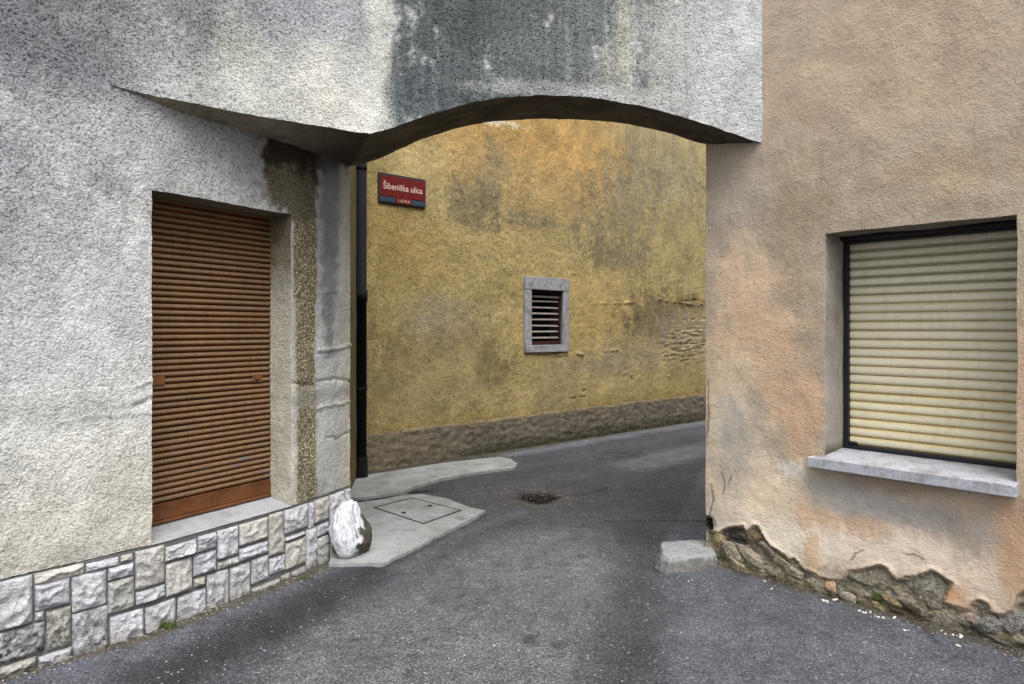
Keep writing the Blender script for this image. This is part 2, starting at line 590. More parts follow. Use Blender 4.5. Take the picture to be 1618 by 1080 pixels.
# ================================================================== THE GROUND
def ground():
    xs = np.concatenate([[-60, -30, -15, -8, -6], lines([-4.4, 5.0], 0.028), [6, 8, 12, 20, 40, 60]])
    ys = np.concatenate([[-60, -30, -12, -5, -2, 0, 1.2], lines([2.0, 7.6], 0.024), lines([7.65, 13.5], 0.06), [16, 22, 40, 60]])
    X, Y = np.meshgrid(xs, ys, indexing='ij')
    x, y = X.ravel(), Y.ravel()
    P = np.stack([x, y], 1)
    P3 = np.stack([x, y, np.zeros_like(x)], 1)
    n1 = fbm(P3 * 1.3, 4); n2 = fbm(P3 * [7, 7, 1] + 4, 4); n3 = fbm(P3 * 2.7 + 31, 3)
    z = 0.006 * n1 + 0.004 * n2
    c = np.tile(S(72, 73, 77), (len(x), 1))

    def lay(m, cc):
        nonlocal c
        m = np.clip(m, 0, 1)[:, None]
        c = c * (1 - m) + np.asarray(cc) * m

    def band(pix, r0, r1, cc, st, soft=0.5):
        L = np.array([gp(a, b)[:2] for a, b in pix])
        d, t = seg_dist(P, L)
        r = r0 + (r1 - r0) * t
        q = d / r + 0.35 * n2 + 0.35 * n3
        lay(st * (1 - sstep(1 - soft, 1 + soft, q)), cc)

    def pol(pix, cc, st, soft):
        L = [tuple(gp(a, b)[:2]) for a, b in pix]
        _, sd_ = poly_mask(P, L, soft)
        lay(st * sstep(-soft, soft, sd_ + 0.12 * soft * 3 * n2), cc)

    # pale dusty sides of the yard, dark carriageway inside the passage
    pol([(1010, 1300), (1040, 905), (1130, 880), (1700, 1040), (2100, 1300)], S(84, 87, 93), 0.85, 0.18)
    pol([(-900, 1300), (0, 1075), (515, 893), (560, 893), (430, 950), (200, 1080), (100, 1300)], S(86, 88, 95), 0.75, 0.12)
    pol([(560, 890), (768, 806), (660, 775), (818, 738), (1140, 668), (1400, 640), (1160, 700), (1120, 745), (1045, 850), (960, 825), (800, 820), (650, 870)], S(82, 82, 85), 0.8, 0.10)
    pol([(700, 900), (830, 826), (950, 835), (985, 900), (960, 1000), (900, 1300), (300, 1300), (450, 1030)], S(94, 94, 95), 0.8, 0.18)
    # darker tyre runs
    band([(690, 850), (560, 915), (430, 985), (250, 1075), (100, 1200)], 0.17, 0.21, S(46, 45, 48), 0.85, 0.75)
    band([(1010, 835), (1020, 900), (1010, 980), (985, 1100), (960, 1300)], 0.15, 0.20, S(58, 57, 60), 0.75, 0.95)
    band([(1113, 690), (960, 722), (820, 752), (700, 772)], 0.35, 0.2, S(66, 64, 69), 0.5)
    # pale strips: foot of the far wall, right hand corner, streak through the arch
    band([(1200, 655), (1113, 667), (960, 690), (840, 712), (805, 718)], 0.28, 0.12, S(104, 105, 112), 0.8)
    band([(1000, 735), (1100, 712), (1160, 700)], 0.25, 0.3, S(108, 108, 112), 0.7)
    pol([(1050, 860), (1110, 742), (1125, 735), (1125, 862)], S(98, 101, 109), 0.9, 0.06)
    band([(640, 895), (730, 842), (830, 808)], 0.09, 0.06, S(98, 99, 104), 0.5, 0.8)
    band([(830, 890), (860, 860), (900, 900)], 0.25, 0.2, S(102, 101, 101), 0.5)
    band([(540, 791), (600, 785), (650, 778), (675, 776)], 0.09, 0.06, S(40, 38, 38), 0.95)
    c = c * np.array([.95, .97, .97])
    # seams and cracks
    for pix, w_, st in (([(955, 824), (1000, 823), (1060, 822), (1116, 822)], 0.010, 0.9), ([(880, 783), (925, 780), (960, 770)], 0.012, 0.7),
                        ([(570, 912), (640, 870), (768, 812)], 0.013, 0.75), ([(640, 1085), (655, 1040), (648, 1000), (668, 960)], 0.004, .6), ([(905, 1000), (930, 960), (925, 930)], 0.004, .5), ([(700, 905), (760, 898), (800, 903), (850, 897)], 0.005, .5), ([(1170, 960), (1240, 975), (1330, 1010)], 0.004, .5), ([(930, 712), (990, 716), (1010, 722)], 0.012, 0.6),
                        ([(1455, 990), (1475, 1008), (1488, 1022)], 0.007, 0.7)):
        L = np.array([gp(a, b)[:2] for a, b in pix])
        d, _ = seg_dist(P + 0.012 * np.stack([n2, n3], 1), L)
        m = 1 - sstep(w_ * 0.6, w_ * 2.2, d)
        lay(st * m, S(42, 40, 42)); z = z - 0.006 * m
    # small oil marks
    for px, py, r, st in ((560, 1010, .03, .8), (672, 1010, .022, .8), (838, 1012, .04, .7), (842, 1005, .028, .7), (882, 1020, .035, .6), (880, 975, .05, .45), (920, 878, .05, .45),
                          (865, 912, .03, .5), (728, 940, .03, .5), (785, 930, .025, .6), (750, 1056, .03, .5), (1140, 1015, .05, .3), (905, 915, .04, .4), (430, 1040, .06, .35)):
        q = gp(px, py)[:2]
        d = np.linalg.norm(P - q, axis=1) / r + 0.5 * n2
        lay(st * (1 - sstep(0.5, 1.4, d)), S(48, 45, 50))
    # pothole with rotted leaves
    q = gp(850, 784)[:2]
    d = np.sqrt(((P[:, 0] - q[0]) / 0.21) ** 2 + ((P[:, 1] - q[1]) / 0.24) ** 2) + 0.5 * n2 + 0.25 * n3
    lay(0.45 * (1 - sstep(1.2, 2.6, d)), S(86, 82, 78))
    lay(0.97 * (1 - sstep(0.5, 1.25, d)), S(22, 19, 16)); z = z - 0.035 * (1 - sstep(0.4, 1.3, d))
    # brown-green dirt along the foot of the walls
    for L, cc, wd in (([(-300, 1190), (0, 1068), (240, 1004), (515, 895)], S(74, 68, 54), .05), ([(1115, 886), (1250, 925), (1400, 968), (1618, 1034), (1900, 1110)], S(70, 64, 52), .05),
                      ([(560, 752), (800, 713), (1130, 660)], S(72, 70, 54), .08)):
        LL = np.array([gp(a, b)[:2] for a, b in L])
        d, _ = seg_dist(P, LL)
        lay(0.8 * (1 - sstep(wd * .4, wd * 1.6, d + 0.03 * n2)), cc)
    s_ = Sheet()
    near = 1 - sstep(6.0, 11.0, y)
    s_.add(np.stack([x, y, z], 1), grid_faces(len(xs), len(ys)), c, 0.35 + 0.65 * near)
    tag(s_.build('road', M['asphalt']), kind='structure')


ground()

# ================================================================== plan points
P0, P1, P2, P3 = (-2.345, 3.04), (-1.916, 3.536), (-1.425, 4.33), (-1.19, 4.885)
QF = (-2.345 - 2.6, 3.04 - 2.96)
PS = (-2.04, 3.385)
CC = (-0.857, 4.02)
R_ = (1.62, 4.30)
K = (1.34, 4.60)
SIDE_END = (-1.70, 7.40)
SIDE_MID = (-1.40, 5.25)

low = Wall([QF, P0, P1, P2, P3])              # ground floor wall of the left house
_dl = np.array([0.66, 0.752]); _t = np.linspace(0, 1, 15)[:, None]
_cp = np.array(PS) + 0.30 * _dl
upp = Wall((1 - _t) ** 2 * np.array(PS) + 2 * _t * (1 - _t) * _cp + _t ** 2 * np.array(CC))   # upper wall that juts out, gently bowed
umn = Wall(np.concatenate([[QF, P0], upp.p]))   # the same skin as one line, for stains that run across
arc = Wall([CC, R_])                          # front of the arch
rear = Wall([P3, K])                          # back of the arch
rgt = Wall([K, (K[0] + 0.932 * 4.5, K[1] - 4.5)])
yel = Wall([(-1.63 - 1.182 * 2.4, 7.47 - 2.4), (-1.63 + 1.182 * 13, 7.47 + 13)])


def dist_low(s, z): return np.abs(s - low.s[3])


# ------------------------------------------------------------------ LEFT HOUSE
left = thing('plastered_house', (QF[0], QF[1], 0), 'pale grey roughcast house on the left with rusty brown door shutter and split stone plinth', 'house')
V = 0.455    # plinth top
s_ps = low.s[1] + math.dist(P0, PS)
sJ0, sJ1 = low.s[2], low.at(460, 560)[0]
zL = low.at(240, 299)[1]                     # underside of the lintel

W_ = S(206, 205, 202)
left_specs = [
    (150, 760, 220, 200, S(214, 212, 202), .8, .7, .4, .5), (30, 500, 260, 170, S(204, 206, 208), .6, .7, .4, .5),
    (60, 60, 360, 230, S(146, 149, 153), .9, .6, .6, 1.0), (40, 20, 220, 150, S(118, 121, 125), .85, .6, .6, 1.0), (150, 130, 60, 50, S(132, 136, 140), .6, .6, .7, 1.0), (180, 20, 90, 70, S(116, 118, 108), .75, .6, .8, 1.0),
    (20, 330, 120, 130, S(172, 174, 178), .6, .7, .6, .8), (320, 10, 40, 60, S(120, 122, 120), .7, .6, .9, 1.0),
    (210, 210, 150, 60, S(196, 198, 199), .6, .7, .4, .7), (300, 240, 120, 40, S(182, 184, 186), .6, .7, .4, .7), (200, 480, 60, 90, S(204, 205, 204), .5, .7, .4, .5),
    (90, 650, 120, 18, S(180, 180, 176), .5, .6, .8, .4), (210, 800, 60, 60, S(208, 203, 188), .6, .7, .4, .4), (40, 850, 90, 50, S(198, 194, 180), .6, .6, .5, .5),
]
upp_specs = [
    (380, -10, 260, 80, S(134, 137, 140), .8, .7, .7, 1.0), (430, 60, 60, 130, S(150, 153, 157), .8, .7, .7, 1.0), (480, 90, 30, 70, S(160, 162, 164), .6, .7, .8, 1.0), (320, 20, 50, 80, S(128, 130, 128), .7, .6, .8, 1.0), (250, 80, 80, 60, S(168, 170, 170), .6, .7, .6, .85),
    (385, 100, 40, 70, S(196, 194, 180), .6, .7, .5, .5), (530, 150, 90, 100, S(224, 222, 212), .9, .7, .4, .4), (350, 150, 90, 40, S(200, 200, 194), .6, .7, .5, .6), (500, 20, 80, 40, S(172, 174, 180), .7, .7, .6, .9),
    (560, 70, 25, 90, S(176, 180, 184), .5, .7, .5, .7), (470, 170, 70, 30, S(204, 203, 194), .6, .6, .4, .5),
]


def low_color(s, z):
    c, g = spots(umn, np.minimum(s, s_ps + .45), z, W_, 0.54, left_specs + upp_specs)
    if s.max() > s_ps + 1e-3:
        c2, g2 = spots(low, s, z, W_, 0.54, left_specs)
        m = sstep(s_ps, s_ps + .4, s)
        c = c * (1 - m)[:, None] + c2 * m[:, None]; g = g * (1 - m) + g2 * m
    P = np.stack([s, z], 1)
    n = fbm(np.stack([s * 14, z * 14, s * 0 + 3], 1), 3); ns = fbm(np.stack([s * 40, z * 3, s * 0 + 7], 1), 3)
    peb = np.zeros(len(s))

    def pol(pix, cc, st, soft, pb=None, wob=0.02, gg=None):
        nonlocal c, g, peb
        L = [low.at(a, b) for a, b in pix]
        _, sd_ = poly_mask(P, L, soft)
        m = st * sstep(-soft, soft, sd_ + wob * n)
        c = c * (1 - m[:, None]) + np.asarray(cc) * m[:, None]
        if pb is not None: peb = peb * (1 - m) + pb * m
        if gg is not None: g = g * (1 - m) + gg * m
    # pier: smooth pale cement on the right, washed-out pebble strip, rust brown head
    pol([(458, 180), (552, 180), (553, 800), (458, 810)], S(188, 188, 185), 1, 0.01, 0, 0.01, 0.35)
    pol([(466, 240), (499, 240), (500, 420), (497, 560), (499, 640), (501, 810), (468, 812), (470, 640), (463, 560), (464, 420)], S(158, 152, 128), 0.95, 0.012, 0.9, 0.03)
    pol([(466, 610), (500, 610), (500, 645), (466, 645)], S(172, 168, 156), 0.7, 0.012, 0.2, 0.03)
    pol([(417, 190), (500, 190), (500, 345), (462, 352), (446, 335), (424, 322), (417, 290)], S(120, 112, 94), 0.92, 0.03, 0.5, 0.09)
    pol([(416, 190), (553, 190), (552, 262), (516, 262), (500, 282), (460, 268), (417, 262)], S(56, 46, 40), 0.9, 0.06, 0.3, 0.16)
    pol([(505, 230), (540, 230), (534, 420), (524, 560), (514, 560), (508, 420)], S(112, 114, 118), 0.7, 0.05, 0, 0.10)
    pol([(538, 270), (553, 262), (554, 760), (540, 770)], S(196, 188, 164), 0.6, 0.03, 0, 0.05)
    pol([(456, 470), (467, 470), (470, 800), (458, 800)], S(204, 200, 186), 0.8, 0.02, 0, 0.02)
    # faint run-off under the shutter head and at the jamb foot
    m = 0.35 * sstep(0.06, 0.0, np.abs(z - 1.14 + 0.02 * n)) * (s > sJ1)
    c = c * (1 - m[:, None]) + S(120, 118, 112) * m[:, None]
    # splash dirt above the plinth
    m = 0.45 * sstep(0.16, 0.0, z - V + 0.05 * n + 0.03 * ns)
    c = c * (1 - m[:, None]) + S(166, 161, 146) * m[:, None]
    return c, g, peb


LEDGES = [([(212, 642), (240, 630)], 0.010, -0.012), ([(90, 668), (150, 657), (240, 650)], 0.007, 0.005), ([(215, 610), (240, 600)], 0.008, 0.008), ([(503, 553), (530, 551), (553, 545)], 0.010, 0.016), ([(500, 603), (530, 598), (553, 602)], 0.012, -0.014), ([(499, 645), (553, 634)], 0.008, 0.012),
          ([(515, 690), (535, 692), (553, 682)], 0.007, -0.012), ([(502, 480), (553, 490)], 0.006, -0.006), ([(500, 462), (553, 459)], 0.005, 0.006),
          ([(455, 602), (470, 606), (500, 610)], 0.010, -0.010)]


def low_disp(s, z, n_mul=1.0):
    p = low.pos(s, z)
    dv = vnoise(p, 6.0, 0.006) + vnoise(p, 34.0, 0.0035)
    off = np.zeros(len(s))
    P = np.stack([s, z], 1)
    wob = np.stack([s * 0, 0.012 * fbm(np.stack([s * 30, z * 8, s * 0], 1), 2)], 1)
    for pix, w_, a in LEDGES:
        d, _ = seg_dist(P + wob, [low.at(x, y) for x, y in pix])
        off += a * (1 - sstep(w_ * 0.3, w_ * 1.6, d)) * (1 + 0.6 * perlin(np.stack([s * 60, z * 60, s * 0], 1)))
    # chipped zone in the pier
    d = np.sqrt(((s - low.at(535, 612)[0]) / 0.16) ** 2 + ((z - low.at(535, 612)[1]) / 0.07) ** 2)
    off += (1 - sstep(0.4, 1.2, d)) * 0.014 * fbm(np.stack([s * 45, z * 45, s * 0 + 2], 1), 3)
    return p, dv, off


def wall_grid(sheet, w, ss, zs=None, zfun=None, nz=0, hole=None, colf=None, dispf=None, flip=False):
    if zs is not None:
        Sg, Zg = np.meshgrid(ss, zs, indexing='ij')
    else:
        t = np.linspace(0, 1, nz)
        lo, hi = zfun(ss)
        Sg = np.repeat(ss[:, None], nz, 1); Zg = lo[:, None] + (hi - lo)[:, None] * t[None, :]
    s, z = Sg.ravel(), Zg.ravel()
    p, dv, off = dispf(s, z)
    nrm = w.normal(s)
    p = p + dv + nrm * off[:, None]
    keep = None
    if hole is not None:
        sc = (Sg[:-1, :-1] + Sg[1:, 1:]) / 2; zc = (Zg[:-1, :-1] + Zg[1:, 1:]) / 2
        keep = ~((sc > hole[0]) & (sc < hole[1]) & (zc > hole[2]) & (zc < hole[3]))
    c, g, b = colf(s, z)
    sheet.add(p, grid_faces(Sg.shape[0], Sg.shape[1], keep, flip), c, g, b)
    return Sg, Zg


sh = Sheet()
# full-height part, ground floor part, both in one skin
wall_grid(sh, low, np.concatenate([lines([0.0, low.s[1] - 0.3], 0.05)[:-1], lines([low.s[1] - 0.3, s_ps], 0.012)]), zs=np.concatenate([lines([V, 3.7], 0.012), [4.2, 5, TOP]]), colf=low_color, dispf=low_disp)
zsof = lambda s: 2.846 - 0.046 * sstep(s_ps, s_ps + 0.35, s)
ss = lines([s_ps, sJ0, sJ1, low.s[3], low.s[4]], 0.010)
wall_grid(sh, low, ss, zs=lines([V, zL], 0.011), hole=(sJ0, sJ1, V - 1, zL), colf=low_color, dispf=low_disp)
wall_grid(sh, low, ss, zfun=lambda s: (np.full(len(s), zL), zsof(s) + 0.004), nz=48, colf=low_color, dispf=low_disp)


def upp_disp(s, z):
    p = upp.pos(s, z)
    return p, vnoise(p, 6.0, 0.006) + vnoise(p, 34.0, 0.0035), np.zeros(len(s))


def upp_color(s, z):
    c, g = spots(umn, s + s_ps, z, W_, 0.54, left_specs + upp_specs)
    st = sstep(.05, .5, fbm(np.stack([s * 16, z * 1.2, s * 0 + 3], 1), 4)) * sstep(2.95, 3.5, z + .25 * fbm(np.stack([s * 5, z * 3, s * 0 + 5], 1), 3)) * .45
    c = c * (1 - st[:, None]) + S(112, 115, 118) * st[:, None]; g = g * (1 - st) + st
    # continue the tone of the wall it grows out of
    return c, g, np.zeros(len(s))


edge_u = lambda s: 2.846 + (2.778 - 2.846) * s / upp.s[-1] + 0.006 * np.exp(-((upp.s[-1] - s) / 0.05) ** 2)
wall_grid(sh, upp, lines([0, upp.s[-1]], 0.011), zfun=lambda s: (edge_u(s), np.full(len(s), 3.75)), nz=86, colf=upp_color, dispf=upp_disp)
wall_grid(sh, upp, lines([0, upp.s[-1]], 0.011), zs=np.array([3.75, 4.5, TOP]), colf=upp_color, dispf=upp_disp)
sg_ = np.linspace(s_ps - .02, s_ps + .03, 6)
wall_grid(sh, umn, sg_, zs=lines([2.86, TOP], 0.02), colf=lambda s, z: (*spots(umn, s, z, W_, .68, left_specs + upp_specs), np.zeros(len(s))), dispf=lambda s, z: (umn.pos(s, z, -0.0025), vnoise(umn.pos(s, z), 6.0, 0.006) + vnoise(umn.pos(s, z), 34.0, 0.0035), np.zeros(len(s))))
# soffit of the jutting part, ruled between the two walls
tt = np.linspace(0, 1, 130); kk = np.linspace(0, 1, 30)
ls = s_ps + (low.s[4] - s_ps) * tt
A = low.pos(ls, zsof(ls)); B = upp.pos(upp.s[-1] * tt, edge_u(upp.s[-1] * tt))
G = A[:, None, :] * (1 - kk)[None, :, None] + B[:, None, :] * kk[None, :, None]
G = G.reshape(-1, 3)
G = G + vnoise(G, 6.0, 0.006) + vnoise(G, 34.0, 0.0035)
nn_ = fbm(G * 9, 3)[:, None]
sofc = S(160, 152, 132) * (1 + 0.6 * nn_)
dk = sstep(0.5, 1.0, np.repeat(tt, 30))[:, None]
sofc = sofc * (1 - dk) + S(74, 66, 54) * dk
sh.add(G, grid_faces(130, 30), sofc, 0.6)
# plain hidden sides and roof so that the house is a closed volume
bx = [(P3[0], P3[1]), SIDE_END, (-7, 7.4), (-7, QF[1]), QF]
# faces of the opening: right and left reveal, lintel underside
DEP = 0.21
n2d = low.nn[2]


def reveal(sheet, w, k, s0, za, zb, dep, cfun, res=0.011, flip=False):
    a = np.array(w.xy(np.array(s0))[0]); a = w.p[k] + w.d[k] * (s0 - w.s[k])
    q = lines([0, dep], res); zz = lines([za, zb], res)
    Q, Z = np.meshgrid(q, zz, indexing='ij')
    p = np.stack([a[0] - w.nn[k][0] * Q, a[1] - w.nn[k][1] * Q, Z], -1).reshape(-1, 3)
    c, g, b = cfun(Q.ravel(), Z.ravel(), p)
    pn = p + vnoise(p, 6.0, 0.006) + vnoise(p, 34.0, 0.0035)
    sheet.add(pn, grid_faces(len(q), len(zz), None, flip), c, g, b)


def rev_col(q, z, p):
    n = fbm(p * 12, 3)[:, None]
    c = S(194, 189, 174) * (1 + 0.12 * n)
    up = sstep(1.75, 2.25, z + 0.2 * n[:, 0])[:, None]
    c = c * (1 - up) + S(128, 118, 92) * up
    m = (sstep(0.04, 0.0, np.abs(z - 1.15) + 0.02 * n[:, 0]) * 0.4)[:, None]
    c = c * (1 - m) + S(120, 116, 104) * m
    return c, np.full(len(q), 0.35), up[:, 0] * 0.25


reveal(sh, low, 2, sJ1, V, zL, DEP, rev_col)
reveal(sh, low, 2, sJ0 + 1e-5, V, zL, DEP, rev_col, flip=True)
sl = lines([sJ0, sJ1], 0.011); ql = lines([0, DEP], 0.011)
SS, QQ = np.meshgrid(sl, ql, indexing='ij')
p = low.pos(SS.ravel(), np.full(SS.size, zL)); p = p - low.normal(SS.ravel()) * QQ.ravel()[:, None]
p = p + vnoise(p, 6.0, 0.006) + vnoise(p, 34.0, 0.0035)
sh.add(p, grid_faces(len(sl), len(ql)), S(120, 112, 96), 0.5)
# wall of the shutter recess behind
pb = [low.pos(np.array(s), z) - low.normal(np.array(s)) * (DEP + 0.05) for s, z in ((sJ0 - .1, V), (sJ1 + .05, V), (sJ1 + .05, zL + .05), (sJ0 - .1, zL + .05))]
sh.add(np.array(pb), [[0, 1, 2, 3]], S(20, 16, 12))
# closing faces: roof and unseen back
cap = [(*q, TOP - 0.01) for q in (QF, P0, PS, CC, P3, SIDE_MID, SIDE_END, (-7, 7.4), (-7, QF[1]))]
sh.add(np.array(cap), [[0, 1, 2, 3, 4, 5, 6, 7, 8]], S(120, 116, 110))
for a, b in (((-7, 7.4), (-7, QF[1])), ((-7, QF[1]), QF)):
    sh.add(np.array([(*a, 0), (*b, 0), (*b, TOP - .01), (*a, TOP - .01)]), [[0, 1, 2, 3]], W_)
left_wall = sh.build('wall', M['roughcast'], left)

# passage side of the left house
sh = Sheet()
sw = Wall([P3, SIDE_MID, SIDE_END, (-7, 7.4)])


def sw_col(s, z):
    n = fbm(np.stack([s * 3, z * 3, s * 0], 1), 4)[:, None]
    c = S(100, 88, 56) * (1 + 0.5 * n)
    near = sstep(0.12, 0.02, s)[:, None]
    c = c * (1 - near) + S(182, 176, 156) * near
    return c, np.full(len(s), 0.6), np.zeros(len(s))


def sw_disp(s, z):
    p = sw.pos(s, z)
    return p, vnoise(p, 6.0, 0.006) + vnoise(p, 34.0, 0.0035), np.zeros(len(s))


wall_grid(sh, sw, np.concatenate([lines([0, sw.s[1], sw.s[2]], 0.03), lines([sw.s[2], sw.s[3]], 0.5)[1:]]), zs=np.concatenate([[-0.05], lines([0, 3.0], 0.03), [4, 5, TOP]]), colf=sw_col, dispf=sw_disp)
sh.build('side_wall', M['yellow'], left)

# ---- plinth: recessed joints behind, split stones in front
sh = Sheet()
pw = Wall([QF, P0, P1, P2, P3])
ss = lines([0, pw.s[-1]], 0.06)
for (z0, z1) in ((-0.05, V - 0.004),):
    Sg, Zg = np.meshgrid(ss, np.array([z0, 0.1, 0.25, z1]), indexing='ij')
    sh.add(pw.pos(Sg.ravel(), Zg.ravel(), 0.0), grid_faces(len(ss), 4), S(90, 90, 88))
plinth = sh.build('plinth', M['mortar'], left)


def stone_mesh(name, w, s0, s1, z0, z1, proud, seed, tint, moss, parent, clipz=-0.03):
    """a split-faced block: chamfered arris, facets running across the face"""
    n, m = 21, 21
    u = np.linspace(0, 1, n); v = np.linspace(0, 1, m)
    U, Vv = np.meshgrid(u, v, indexing='ij'); U = U.ravel(); Vv = Vv.ravel()
    r = np.random.default_rng(seed)
    s = s0 + (s1 - s0) * U; z = z0 + (z1 - z0) * Vv
    e = np.minimum(np.minimum(U, 1 - U) * (s1 - s0), np.minimum(Vv, 1 - Vv) * (z1 - z0))
    rim = sstep(0, 0.012, e)
    # two or three oblique break planes
    h = np.full(len(U), 1.0)
    for k in range(3):
        a = r.uniform(0, 2 * math.pi); o = r.uniform(-0.35, 0.25)
        h = np.minimum(h, 0.80 - 1.5 * ((U - .5) * math.cos(a) + (Vv - .5) * math.sin(a) - o))
    h = np.clip(h, 0.05, 1.0)
    q = np.stack([s * 1.0, z * 1.0, np.full(len(s), seed * 1.7)], 1)
    rid = 1 - np.abs(perlin(q * [13, 13, 1])) * 2.4
    rd2 = 1 - np.abs(perlin(q * [34, 34, 1] + 5)) * 2.4
    off = 0.004 + rim * proud * (0.30 + 0.75 * h + 0.55 * (rid - 0.6) + 0.30 * (rd2 - 0.6) + 0.25 * fbm(q * [60, 60, 1], 2))
    off = np.maximum(off + 0.004, 0.009 * rim + 0.003)
    jit = 0.0025 * np.stack([perlin(q * [30, 30, 1] + 3), perlin(q * [30, 30, 1] + 8)], 1)
    p = w.pos(s + jit[:, 0], z + jit[:, 1], off)
    f = grid_faces(n, m)
    # skirt back into the mortar
    ring = [i * m for i in range(n)] + [(n - 1) * m + j for j in range(1, m)] + [i * m + m - 1 for i in range(n - 2, -1, -1)] + [j for j in range(m - 2, 0, -1)]
    pr = w.pos((s + jit[:, 0])[ring], (z + jit[:, 1])[ring], -0.01)
    L = len(ring)
    k = np.arange(L)
    sf = np.stack([np.array(ring)[k], n * m + k, n * m + (k + 1) % L, np.array(ring)[(k + 1) % L]], 1)
    sh = Sheet()
    V_ = np.concatenate([p, pr])
    g = np.full(len(V_), moss) * (0.75 + 0.6 * sstep(0.34, 0.05, V_[:, 2]))
    cc = np.tile(tint, (len(V_), 1)) * (1 + 0.25 * np.concatenate([fbm(q * [9, 9, 1], 3), np.zeros(L)]))[:, None]
    # soil splash at the very foot
    mfoot = (0.5 * sstep(0.06, 0.0, V_[:, 2]))[:, None]
    cc = cc * (1 - mfoot) + S(112, 100, 78) * mfoot
    sh.v = [V_]; sh.f = [f, sf]; sh.c = [cc]; sh.a = [g]; sh.b = [np.zeros(len(V_))]
    return sh.build(name, M['stone'], parent, org=parent['_o'] if '_o' in parent else left['_o'])


ZA = lambda x, y: (x / 4.155, 820 + y / 4.155)
ZB = lambda x, y: (230 + x / 4.153, 740 + y / 4.153)
ST = []
for r_ in [(-12, 212, 375, 705, 0), (222, 548, 314, 397, 0), (225, 455, 406, 578, 0), (560, 780, 268, 325, 0), (790, 868, 228, 272, 0), (468, 695, 350, 585, 0),
           (705, 872, 302, 382, 0), (705, 878, 392, 600, .2), (225, 288, 605, 662, 0), (-12, 290, 707, 905, 1.0), (302, 462, 586, 840, .8), (470, 705, 592, 862, .7),
           (245, 468, 868, 950, 0), (-12, 236, 935, 1010, .4), (718, 940, 612, 800, 0), (950, 1150, 548, 738, .1), (885, 1076, 190, 440, 0), (888, 1080, 454, 540, .1)]:
    ST.append((ZA, *r_))
for r_ in [(127, 332, 487, 583, 0), (130, 300, 604, 815, 0), (340, 458, 430, 532, 0), (310, 458, 556, 684, 0), (314, 388, 714, 768, 0), (206, 390, 812, 1005, .15),
           (468, 604, 390, 578, 0), (470, 606, 594, 640, .1), (398, 542, 678, 935, .05), (550, 682, 632, 868, 0), (612, 798, 342, 480, 0), (612, 798, 500, 578, 0),
           (690, 802, 582, 740, 0), (805, 902, 290, 562, 0), (808, 910, 574, 682, 0), (692, 876, 752, 812, .1), (885, 948, 690, 752, .1), (908, 1058, 252, 406, 0),
           (910, 1040, 432, 458, 0), (915, 1046, 470, 640, 0), (955, 1046, 656, 712, .1), (1066, 1098, 222, 388, 0), (1103, 1196, 195, 342, 0), (1050, 1112, 392, 665, .1),
           (1120, 1198, 360, 432, 0), (1120, 1198, 446, 625, .1), (1205, 1298, 158, 330, 0), (1305, 1347, 130, 290, 0), (1205, 1347, 330, 560, .1)]:
    ST.append((ZB, *r_))
tints = [S(190, 191, 194), S(184, 183, 180), S(196, 197, 203), S(180, 178, 172), S(188, 190, 197), S(194, 192, 186)]
for i, (Z_, x0, x1, y0, y1, moss) in enumerate(ST):
    xc = (x0 + x1) / 2
    a, b = Z_(x0, 0)[0], Z_(x1, 0)[0]
    m_, t_ = Z_(xc, y0); _, b_ = Z_(xc, y1)
    s0 = low.at(max(a, -3), 600)[0]; s1 = low.at(min(b, 552.8), 600)[0]
    z1 = min(low.at(m_, t_)[1], V - 0.010); z0 = max(low.at(m_, b_)[1], -0.03)
    if z0 < 0.035: z0 = -0.03
    if x0 == -12: s0 -= 0.02
    stone_mesh('stone', low, s0 + 0.002, s1 - 0.002, z0 + 0.002, z1 - 0.002, 0.026, i + 1, tints[(i * 5 + i // 3) % 6], moss, plinth)
# the same coursing runs on a little beyond the picture's left edge
sx = low.at(-3, 600)[0] - 0.03
i = 60
while sx > low.s[1] - 2.2:
    wd = random.uniform(0.13, 0.26)
    hs_ = random.choice([[0.0, 0.12, 0.29, V - .012], [0.0, 0.17, V - .012], [0.0, 0.10, 0.24, 0.33, V - .012]])
    for a, b in zip(hs_[:-1], hs_[1:]):
        stone_mesh('stone', low, sx - wd + 0.005, sx - 0.005, a - (0.03 if a == 0 else -0.004), b - 0.004, 0.026, i, tints[i % 6], 0.3 if a == 0 else 0.0, plinth)
        i += 1
    sx -= wd

# ---- cement sill slab in the doorway
sh = Sheet()
ss = lines([sJ0 - 0.0, sJ1], 0.03); qq = np.linspace(0, DEP + 0.03, 8)
SS, QQ = np.meshgrid(ss, qq, indexing='ij')
zz = (V - 0.002) + 0.036 * (QQ / (DEP + .03)) + 0.004 * fbm(np.stack([SS * 9, QQ * 9, SS * 0], -1).reshape(-1, 3), 2).reshape(SS.shape)
p = low.pos(SS.ravel(), zz.ravel(), 0.006) - low.normal(SS.ravel()) * QQ.ravel()[:, None]
sh.add(p, grid_faces(len(ss), len(qq), None, True), S(150, 149, 146), 0.4)
pf = np.concatenate([low.pos(ss, V - 0.002 + 0 * ss, 0.006), low.pos(ss, V - 0.05 + 0 * ss, 0.006)])
L = len(ss); k = np.arange(L - 1)
sh.build('door_sill', M['sillcem'], left)


